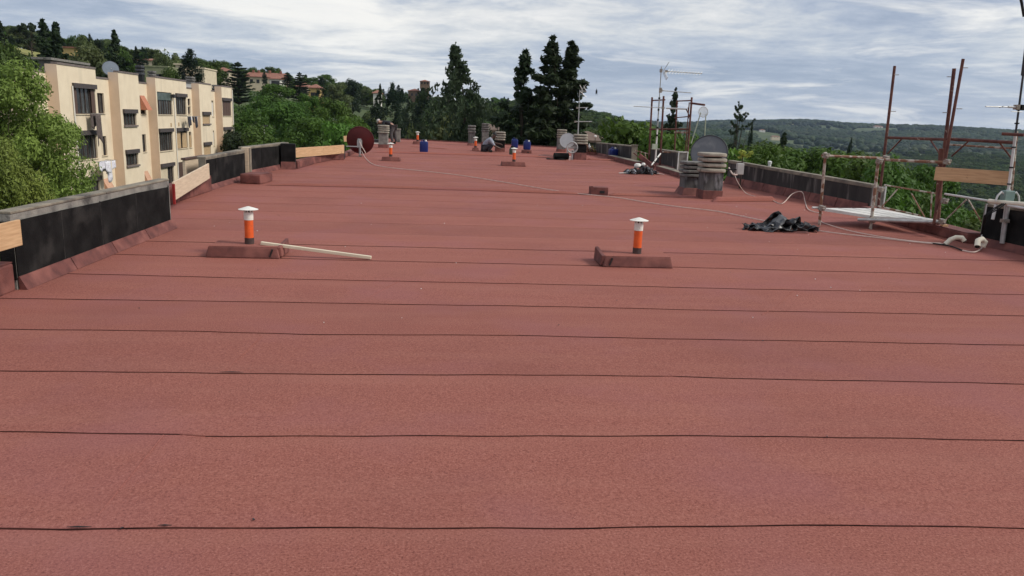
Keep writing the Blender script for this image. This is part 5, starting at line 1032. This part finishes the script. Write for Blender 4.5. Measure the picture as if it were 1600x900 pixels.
house('house', 'pale house glimpsed behind the crouching man between the conifers', 758, 782, 202, 220, 78, 'house_cream', 'hip', 8, ((-.4, 1.3, .9, 1.1), (.4, 1.3, .9, 1.1)), rh=.5, roofm='roof_brown')
house('house', 'brown-tiled roof beyond the far right parapet', 917, 945, 219, 235, 66, 'cowl_light', 'gable', 9, ((.3, 1.2, .8, .9),), rh=.7, roofm='roof_brown')
house('house', 'pinkish farmhouse on the valley slope left of the dark round tree', 1206, 1219, 213, 219, 640, 'house_cream', 'hip', 9, ((-.3, 2, 1, 1.2), (.4, 2, 1, 1.2)), rh=1.6)
house('house', 'tiny white villa on the far slope right of the bare-topped cedar', 1188, 1196, 203, 207, 1250, 'house_white', 'hip', 9, ((0, 2, 1.5, 1.5),), rh=1.6)
house('house', 'tiny white house low on the far ridge', 1144, 1151, 197, 201, 1500, 'house_white', 'hip', 9, ((0, 2, 1.5, 1.5),), rh=1.6)
house('house', 'small pale farmhouse on the far ridge crest left of the scaffold', 1367, 1380, 197.5, 201, 2850, 'house_white', 'hip', 14, ((-.3, 4, 3, 3), (.4, 4, 3, 3)), rh=4)
house('house', 'pale building glimpsed through bare trunks below the scaffold', 1392, 1424, 316, 335, 46, 'house_cream', 'hip', 8, ((-.4, 1.2, .7, 1.0), (.2, 1.2, .7, 1.0)), rh=1.1)
o = thing('street_lamp', (W(414, 240, 80).x, 80, T(W(414, 240, 80).x, 80)), 'grey street lamp standing before the wood beyond the left rail', 'street lamp'); zt = W(414, 197, 80).z-o.location.z; MB().tube([(0, 0, 0), (0, 0, zt)], [.09, .05], 8).build('post', 'galvanised', o, smooth=True); MB().bar((-.35, 0, zt), (.35, 0, zt+.06), .3, .12).build('lantern', 'dish_rim', o)

# ------------------------------------------------------------------ trees one can tell apart
TR = [
 # kind, seed, px, top y, width px, D, label, name
 ('locust_tree', 1, 0, 94, 180, 37, 'large light green feathery tree filling the left edge before the cream block', 'locust_tree'),
 ('locust_tree', 2, -24, 218, 140, 31, 'lower leafy crown in the left corner behind the raw board', 'locust_tree'),
 ('broadleaf', 1, 12, 60, 66, 105, 'mid green rounded tree at the left edge below a dark fir tip', 'broadleaf_tree'),
 ('fir_tree', 1, 0, 33, 26, 140, 'dark fir cut by the left edge of the picture', 'fir_tree'),
 ('cypress_tree', 1, 18, 56, 9, 170, 'tiny dark cypress left of the umbrella-shaped pine', 'cypress_tree'),
 ('umbrella_pine', 1, 46, 36, 42, 195, 'umbrella-shaped pine with open trunk on the left skyline', 'umbrella_pine'),
 ('twin_fir', 1, 74, 31, 62, 98, 'double-topped dark fir standing left of the yellow house', 'fir_tree'),
 ('fir_tree', 2, 92, 54, 18, 205, 'small dark conifer behind the yellow house roof', 'fir_tree'),
 ('olive_tree', 1, 131, 57, 36, 125, 'pale grey-green tree with loose top right of the yellow house', 'broadleaf_tree'),
 ('olive_tree', 2, 150, 72, 66, 112, 'wide olive-green tree behind the cream block dish', 'broadleaf_tree'),
 ('cypress_tree', 2, 139.5, 52, 9, 178, 'slim cypress tip above the pale grey-green tree', 'cypress_tree'),
 ('dark_broadleaf', 2, 154, 61, 15, 185, 'small dark round treetop right of the slim cypress tip', 'broadleaf_tree'),
 ('fir_tree', 3, 178, 47, 46, 108, 'tall dark fir rising behind the cream block dish', 'fir_tree'),
 ('broadleaf', 2, 200, 78, 34, 116, 'green tree between the tall fir and the dark block chimney', 'broadleaf_tree'),
 ('fir_tree', 1, 212, 72, 14, 205, 'left of two small dark conifers above the long cream house', 'fir_tree'),
 ('cypress_tree', 3, 222.5, 73, 11, 205, 'right of two small dark conifers above the long cream house', 'cypress_tree'),
 ('olive_tree', 3, 262, 79, 40, 165, 'loose grey-green tree in front of the long cream house', 'broadleaf_tree'),
 ('broadleaf', 3, 266, 105, 28, 140, 'low green tree beside the olive-green pavilion', 'broadleaf_tree'),
 ('cypress_tree', 4, 296, 76, 30, 125, 'tall black-green cypress between the two flat cream houses', 'cypress_tree'),
 ('cypress_tree', 1, 306, 92, 6, 195, 'thin cypress tip right of the tall black-green cypress', 'cypress_tree'),
 ('broadleaf', 1, 326, 94, 44, 190, 'dull green tree above the far end of the cream block', 'broadleaf_tree'),
 ('cedar_tree', 1, 371, 97, 38, 190, 'spiky dark cedar left of the red-tiled terrace', 'cedar_tree'),
 ('cypress_tree', 2, 413, 112, 7, 250, 'small cypress in front of the red-tiled terrace', 'cypress_tree'),
 ('cedar_tree', 2, 449, 113, 24, 238, 'small dark cedar at the right end of the red-tiled terrace', 'cedar_tree'),
 ('cedar_tree', 3, 468, 113, 28, 215, 'dark spreading cedar left of the yellow ridge house', 'cedar_tree'),
 ('cypress_tree', 3, 503, 121, 16, 205, 'fat cypress right of the yellow ridge house', 'cypress_tree'),
 ('cypress_tree', 4, 515, 131, 5, 265, 'needle-thin cypress on the skyline right of the fat one', 'cypress_tree'),
 ('dark_broadleaf', 3, 551, 123, 30, 265, 'dark dome-shaped tree on the skyline left of the cypress row', 'broadleaf_tree'),
 ('olive_tree', 1, 528, 129, 36, 240, 'pale yellow-green tree on the skyline left of the dark dome', 'broadleaf_tree'),
 ('fir_tree', 2, 594, 131, 17, 165, 'first pointed conifer of the row left of the tower', 'fir_tree'),
 ('cypress_tree', 2, 613, 128, 20, 160, 'tallest pointed conifer of the row left of the tower', 'cypress_tree'),
 ('cypress_tree', 3, 628, 138, 17, 150, 'slender conifer third in the row left of the tower', 'cypress_tree'),
 ('cypress_tree', 1, 640, 150, 15, 145, 'shortest slender conifer just below the tower wing', 'cypress_tree'),
 ('cypress_tree', 4, 661, 137, 26, 150, 'fat dark cypress directly under the brick tower', 'cypress_tree'),
 ('cypress_tree', 1, 588, 156, 22, 112, 'dark pointed conifer behind the bending person', 'cypress_tree'),
 ('cypress_tree', 2, 621, 166, 22, 88, 'dark green cypress rising right of the bending person', 'cypress_tree'),
 ('weeping_cedar', 1, 738, 72, 185, 60, 'tall weeping cedar with bent tip beyond the roof edge', 'weeping_cedar'),
 ('fir_tree', 4, 821, 79, 100, 57, 'dark conifer left of the taller double conifer', 'conifer_tree'),
 ('twin_fir', 2, 878, 59, 126, 55, 'tallest dark conifer with two tops right of centre', 'conifer_tree'),
 ('olive_tree', 2, 690, 176, 92, 66, 'yellow-green bushy tree between cypresses and weeping cedar', 'broadleaf_tree'),
 ('olive_tree', 3, 652, 196, 60, 62, 'low yellow-green bush above the lone blue can', 'broadleaf_tree'),
 ('bright_tree', 2, 556, 182, 64, 74, 'bright green rounded tree behind the red dish', 'broadleaf_tree'),
 ('pine_tree', 1, 400, 148, 74, 118, 'rounded pine right of the far end of the cream block', 'pine_tree'),
 ('pine_tree', 2, 432, 131, 74, 150, 'rounded pale pine crown below the red-tiled terrace', 'pine_tree'),
 ('pine_tree', 3, 476, 146, 66, 128, 'broad pine crown below the small ridge cedars', 'pine_tree'),
 ('pine_tree', 1, 384, 170, 90, 92, 'large dark green pine against the end of the cream block', 'pine_tree'),
 ('pine_tree', 2, 446, 158, 96, 100, 'widest pine in the middle of the left wood', 'pine_tree'),
 ('pine_tree', 3, 512, 152, 84, 108, 'pine below the yellow ridge house and fat cypress', 'pine_tree'),
 ('pine_tree', 1, 420, 196, 104, 72, 'low dark pine behind the street lamp', 'pine_tree'),
 ('pine_tree', 2, 492, 182, 96, 82, 'mid green pine above the raw timber rail', 'pine_tree'),
 ('bright_tree', 3, 528, 190, 84, 66, 'lighter pine-like tree just left of the red dish', 'pine_tree'),
 ('dark_broadleaf', 4, 374, 205, 60, 86, 'dark tree beside the cream block corner', 'broadleaf_tree'),
 ('bright_tree', 1, 1000, 187, 160, 58, 'bright green domed tree left of the far scaffold', 'broadleaf_tree'),
 ('bright_tree', 2, 1060, 205, 130, 52, 'bright green tree behind the far scaffold', 'broadleaf_tree'),
 ('fir_tree', 1, 1056, 138, 40, 74, 'dark dense conifer behind the far scaffold', 'conifer_tree'),
 ('bare_cedar', 2, 1156, 159, 78, 68, 'sparse bare-topped cedar right of the netting hoop', 'cedar_tree'),
 ('cypress_tree', 3, 1176, 190, 9, 90, 'small cypress right of the bare-topped cedar', 'cypress_tree'),
 ('fir_tree', 3, 1226, 208, 54, 58, 'dark round-topped conifer above the streaked parapet', 'conifer_tree'),
 ('cypress_tree', 1, 1331, 215, 11, 95, 'dark narrow cypress with bare limb right of the guard rail', 'cypress_tree'),
 ('bright_tree', 3, 1130, 226, 140, 44, 'green tree behind the large dark grey dish', 'broadleaf_tree'),
 ('pine_tree', 1, 1176, 228, 150, 46, 'leafy pine left of the dark round-topped conifer', 'pine_tree'),
 ('pine_tree', 2, 1282, 230, 190, 48, 'bright pine behind the first rusty guard post', 'pine_tree'),
 ('pine_tree', 3, 1345, 246, 170, 42, 'bright pine behind the guard rail, left of the tall standard', 'pine_tree'),
 ('pine_tree', 1, 1420, 243, 170, 38, 'wide flat-topped pine with bare trunks behind the scaffold', 'pine_tree'),
 ('pine_tree', 2, 1206, 225, 150, 54, 'pine in the green band just right of the dark round-topped conifer', 'pine_tree'),
 ('pine_tree', 3, 1248, 234, 150, 50, 'pine in the green band left of the first rusty guard post', 'pine_tree'),
 ('pine_tree', 1, 1378, 252, 170, 44, 'pine in the green band behind the first tall red standard', 'pine_tree'),
 ('pine_tree', 2, 1452, 258, 130, 46, 'pine in the green band left of the two red standards', 'pine_tree'),
 ('broadleaf', 1, 1310, 236, 120, 85, 'darker tree further down the slope behind the guard rail pines', 'broadleaf_tree'),
 ('broadleaf', 3, 1195, 222, 100, 80, 'darker tree further down the slope behind the yellow sapling', 'broadleaf_tree'),
 ('broadleaf', 2, 1520, 340, 190, 40, 'low green treetop under the scaffold toe board', 'broadleaf_tree'),
 ('broadleaf', 3, 1590, 325, 160, 60, 'green tree beyond the wall at the right edge', 'broadleaf_tree'),
]
for k, sd, px, ty, w_, D, lab, nm in TR:
    tree(k, sd, px, ty, w_, D, lab, nm, rz=0 if k in ('weeping_cedar', 'twin_fir', 'bare_cedar') else None)
o = thing('sapling', W(1160, 250, 19.8), 'small yellow-green sapling top showing over the streaked parapet', 'sapling'); rg_ = np.random.default_rng(4)
me = from_clumps('crown', [(rg_.normal()*.07, rg_.normal()*.07, .05+.16*rg_.random(), .06) for _ in range(9)], 26, .035, M('leaf_yellow', (.42, .46, .09), (.32, .38, .07), 3, **LEAF), rg_); c = bpy.data.objects.new('crown', me); COL.objects.link(c); c.parent = o
MB().tube([(0, 0, -1.2), (0, 0, .15)], [.03, .012], 6).build('trunk', 'bark', o)

# ------------------------------------------------------------------ woods that read as one mass
def wood(name, pts, scl, protos, label):
    n = len(pts); me = bpy.data.meshes.new(name); me.vertices.add(n); me.vertices.foreach_set('co', np.asarray(pts, np.float32).ravel())
    a = me.attributes.new('scl', 'FLOAT_VECTOR', 'POINT'); a.data.foreach_set('vector', np.asarray(scl, np.float32).ravel())
    a = me.attributes.new('rotz', 'FLOAT', 'POINT'); a.data.foreach_set('value', (nprng.random(n)*6.28).astype(np.float32))
    a = me.attributes.new('which', 'INT', 'POINT'); a.data.foreach_set('value', nprng.integers(0, len(protos), n).astype(np.int32))
    o = bpy.data.objects.new(name, me); COL.objects.link(o); tag(o, label, None, None, 'stuff')
    g = bpy.data.node_groups.new(name, 'GeometryNodeTree'); g.interface.new_socket('Geometry', in_out='INPUT', socket_type='NodeSocketGeometry'); g.interface.new_socket('Geometry', in_out='OUTPUT', socket_type='NodeSocketGeometry')
    gi, go = N(g, 'NodeGroupInput'), N(g, 'NodeGroupOutput'); ip = N(g, 'GeometryNodeInstanceOnPoints'); g2i = N(g, 'GeometryNodeGeometryToInstance')
    for p in reversed(protos):
        oi = N(g, 'GeometryNodeObjectInfo'); oi.inputs['Object'].default_value = p; g.links.new(oi.outputs['Geometry'], g2i.inputs[0])
    def na(nm, ty): q = N(g, 'GeometryNodeInputNamedAttribute', data_type=ty); q.inputs['Name'].default_value = nm; return q.outputs['Attribute']
    cb = N(g, 'ShaderNodeCombineXYZ'); g.links.new(na('rotz', 'FLOAT'), cb.inputs[2])
    g.links.new(gi.outputs[0], ip.inputs['Points']); g.links.new(g2i.outputs[0], ip.inputs['Instance']); ip.inputs['Pick Instance'].default_value = True
    g.links.new(na('which', 'INT'), ip.inputs['Instance Index']); g.links.new(cb.outputs[0], ip.inputs['Rotation']); g.links.new(na('scl', 'FLOAT_VECTOR'), ip.inputs['Scale']); g.links.new(ip.outputs[0], go.inputs[0])
    o.modifiers.new('scatter', 'NODES').node_group = g; return o
def crown_of(nm, idx=0):
    L = [o for o in bpy.data.objects if o.name.split('.')[0] == 'crown' and o.parent and o.data == SPEC[nm][1]]; return L[idx]
HOUSES = [(o.location.x, o.location.y) for o in bpy.data.objects if o.get('category') in ('house', 'tower', 'wing') or o.name.startswith(('terrace', 'green_pavilion', 'garden_building'))]
def keep(x, y, z, h):
    if -45 < x < -19 and 30 < y < 94: return False
    if -6.5 < x < 11 and y < 46: return False
    if abs(x) < 40 and y < 30: return False
    for a, b in HOUSES:
        d = math.hypot(a, b)
        if abs(x-a*y/max(b, 1)) < 8+d*.022 and -60-.1*d < y-b < 10: return False
    if -128 < x < -78 and 150 < y < 250: return False
    return True
def scatter(n, az0, az1, r0, r1, h0, h1, seed, dens=None, wk=.9):
    rng = np.random.default_rng(seed); P, Sc = [], []
    az = np.radians(rng.uniform(az0, az1, n*2)); r = np.sqrt(rng.uniform(r0*r0, r1*r1, n*2)); X, Y = r*np.sin(az), r*np.cos(az); Z = terrain(X, Y)
    for x, y, z in zip(X, Y, Z):
        if len(P) >= n: break
        h = rng.uniform(h0, h1)
        if dens and rng.random() > dens(x, y): continue
        if not keep(x, y, z, h): continue
        # stay below the line of sight to the built skyline trees
        w = h*rng.uniform(.7, 1.1)*wk; P.append((x, y, z-.06*h)); Sc.append((w, w, h))
    return P, Sc
mixd = lambda x, y: .35+.65*(math.sin(x*.05+1)*math.sin(y*.043+2) > -.35)
P, Sc = scatter(900, -46, 16, 62, 330, 5, 9, 1, mixd); wood('left_wood', P, Sc, [crown_of(('pine_tree', 1)), crown_of(('broadleaf', 2)), crown_of(('olive_tree', 2)), crown_of(('broadleaf', 1))], 'mixed green wood covering the left hillside behind the houses')
P, Sc = scatter(1500, -24, 18, 330, 900, 6, 11, 2, mixd); wood('ridge_wood', P, Sc, [crown_of(('broadleaf', 2)), crown_of(('fir_tree', 1)), crown_of(('broadleaf', 3)), crown_of(('pine_tree', 2))], 'dark wood along the middle ridge beyond the conifers')
P, Sc = scatter(800, 12, 50, 42, 330, 6, 10, 3, mixd); wood('slope_wood', P, Sc, [crown_of(('bright_tree', 1)), crown_of(('broadleaf', 1)), crown_of(('pine_tree', 1)), crown_of(('broadleaf', 3))], 'green wood falling away below the right parapet')
# the far valley and ridges: simple crowns
rf = np.random.default_rng(77); far_protos = []
for q in range(3):
    bm = bmesh.new(); bmesh.ops.create_icosphere(bm, subdivisions=3, radius=.5)
    for v in bm.verts:
        d = v.co.normalized(); k = 1+.16*math.sin(7*d.x+3*q+2*d.z)*math.sin(6*d.y+q)+.10*math.sin(13*d.z+9*d.x+q)+rf.normal()*.03; v.co = Vector((d.x*.55*k, d.y*.55*k, .42+d.z*.5*k))
    me = bpy.data.meshes.new('far_crown'); bm.to_mesh(me); bm.free(); me.polygons.foreach_set('use_smooth', [True]*len(me.polygons)); me.materials.append(m('leaf_far')); far_protos.append(me)
tf = thing('far_tree', (W(1168, 200, 900).x, 900, T(W(1168, 200, 900).x, 900)), 'one of three plain trees standing out at the near rim of the far valley wood', 'tree', 'plain trees at the valley rim')
roots = [tf]+[tf.copy() for _ in range(2)]; fo = []
for i, rt in enumerate(roots):
    if i: COL.objects.link(rt); px = (1168, 1300, 1500)[i]; rt.location = (W(px, 200, 900).x, 900, T(W(px, 200, 900).x, 900))
    rt['label'] = ('plain valley tree below the bare-topped cedar', 'plain valley tree above the rusty guard rail', 'plain valley tree above the scaffold toe board')[i]
    rt.scale = (11, 11, 11); c = bpy.data.objects.new('crown', far_protos[i]); COL.objects.link(c); c.parent = rt; fo.append(c)
    MB().tube([(0, 0, -.08), (.01, 0, .2), (0, 0, .5)], [.03, .022, .01], 6).build('trunk', 'bark', rt)
fdens = lambda x, y: 1.0 if math.sin(x*.0061+y*.0034+1)+.7*math.sin(x*.0031-y*.0072)+.4*math.sin(x*.017+y*.013) > -.75 else .12
P, Sc = scatter(5200, 6, 52, 330, 1500, 8, 13, 4, fdens, 1.1); wood('valley_wood', P, Sc, [crown_of(('broadleaf', 2)), crown_of(('broadleaf', 1)), crown_of(('broadleaf', 3))], 'dark wooded slopes of the valley on the right')
P, Sc = scatter(15000, 6, 50, 1500, 3400, 10, 16, 5, fdens, 1.5); wood('far_wood', P, Sc, fo, 'blue-green woods on the far ridge at the right horizon')

# ------------------------------------------------------------------ air
hz = bpy.data.materials.new('haze'); hz.use_nodes = True; t = hz.node_tree; t.nodes.clear(); pv = N(t, 'ShaderNodeVolumePrincipled'); pv.inputs['Color'].default_value = (.58, .72, .95, 1); pv.inputs['Density'].default_value = .00006; pv.inputs['Anisotropy'].default_value = .2
om = N(t, 'ShaderNodeOutputMaterial'); t.links.new(pv.outputs[0], om.inputs['Volume'])
o = MB().box((0, 0, 10), (19000, 19000, 200)).build('haze', hz); tag(o, kind='stuff')
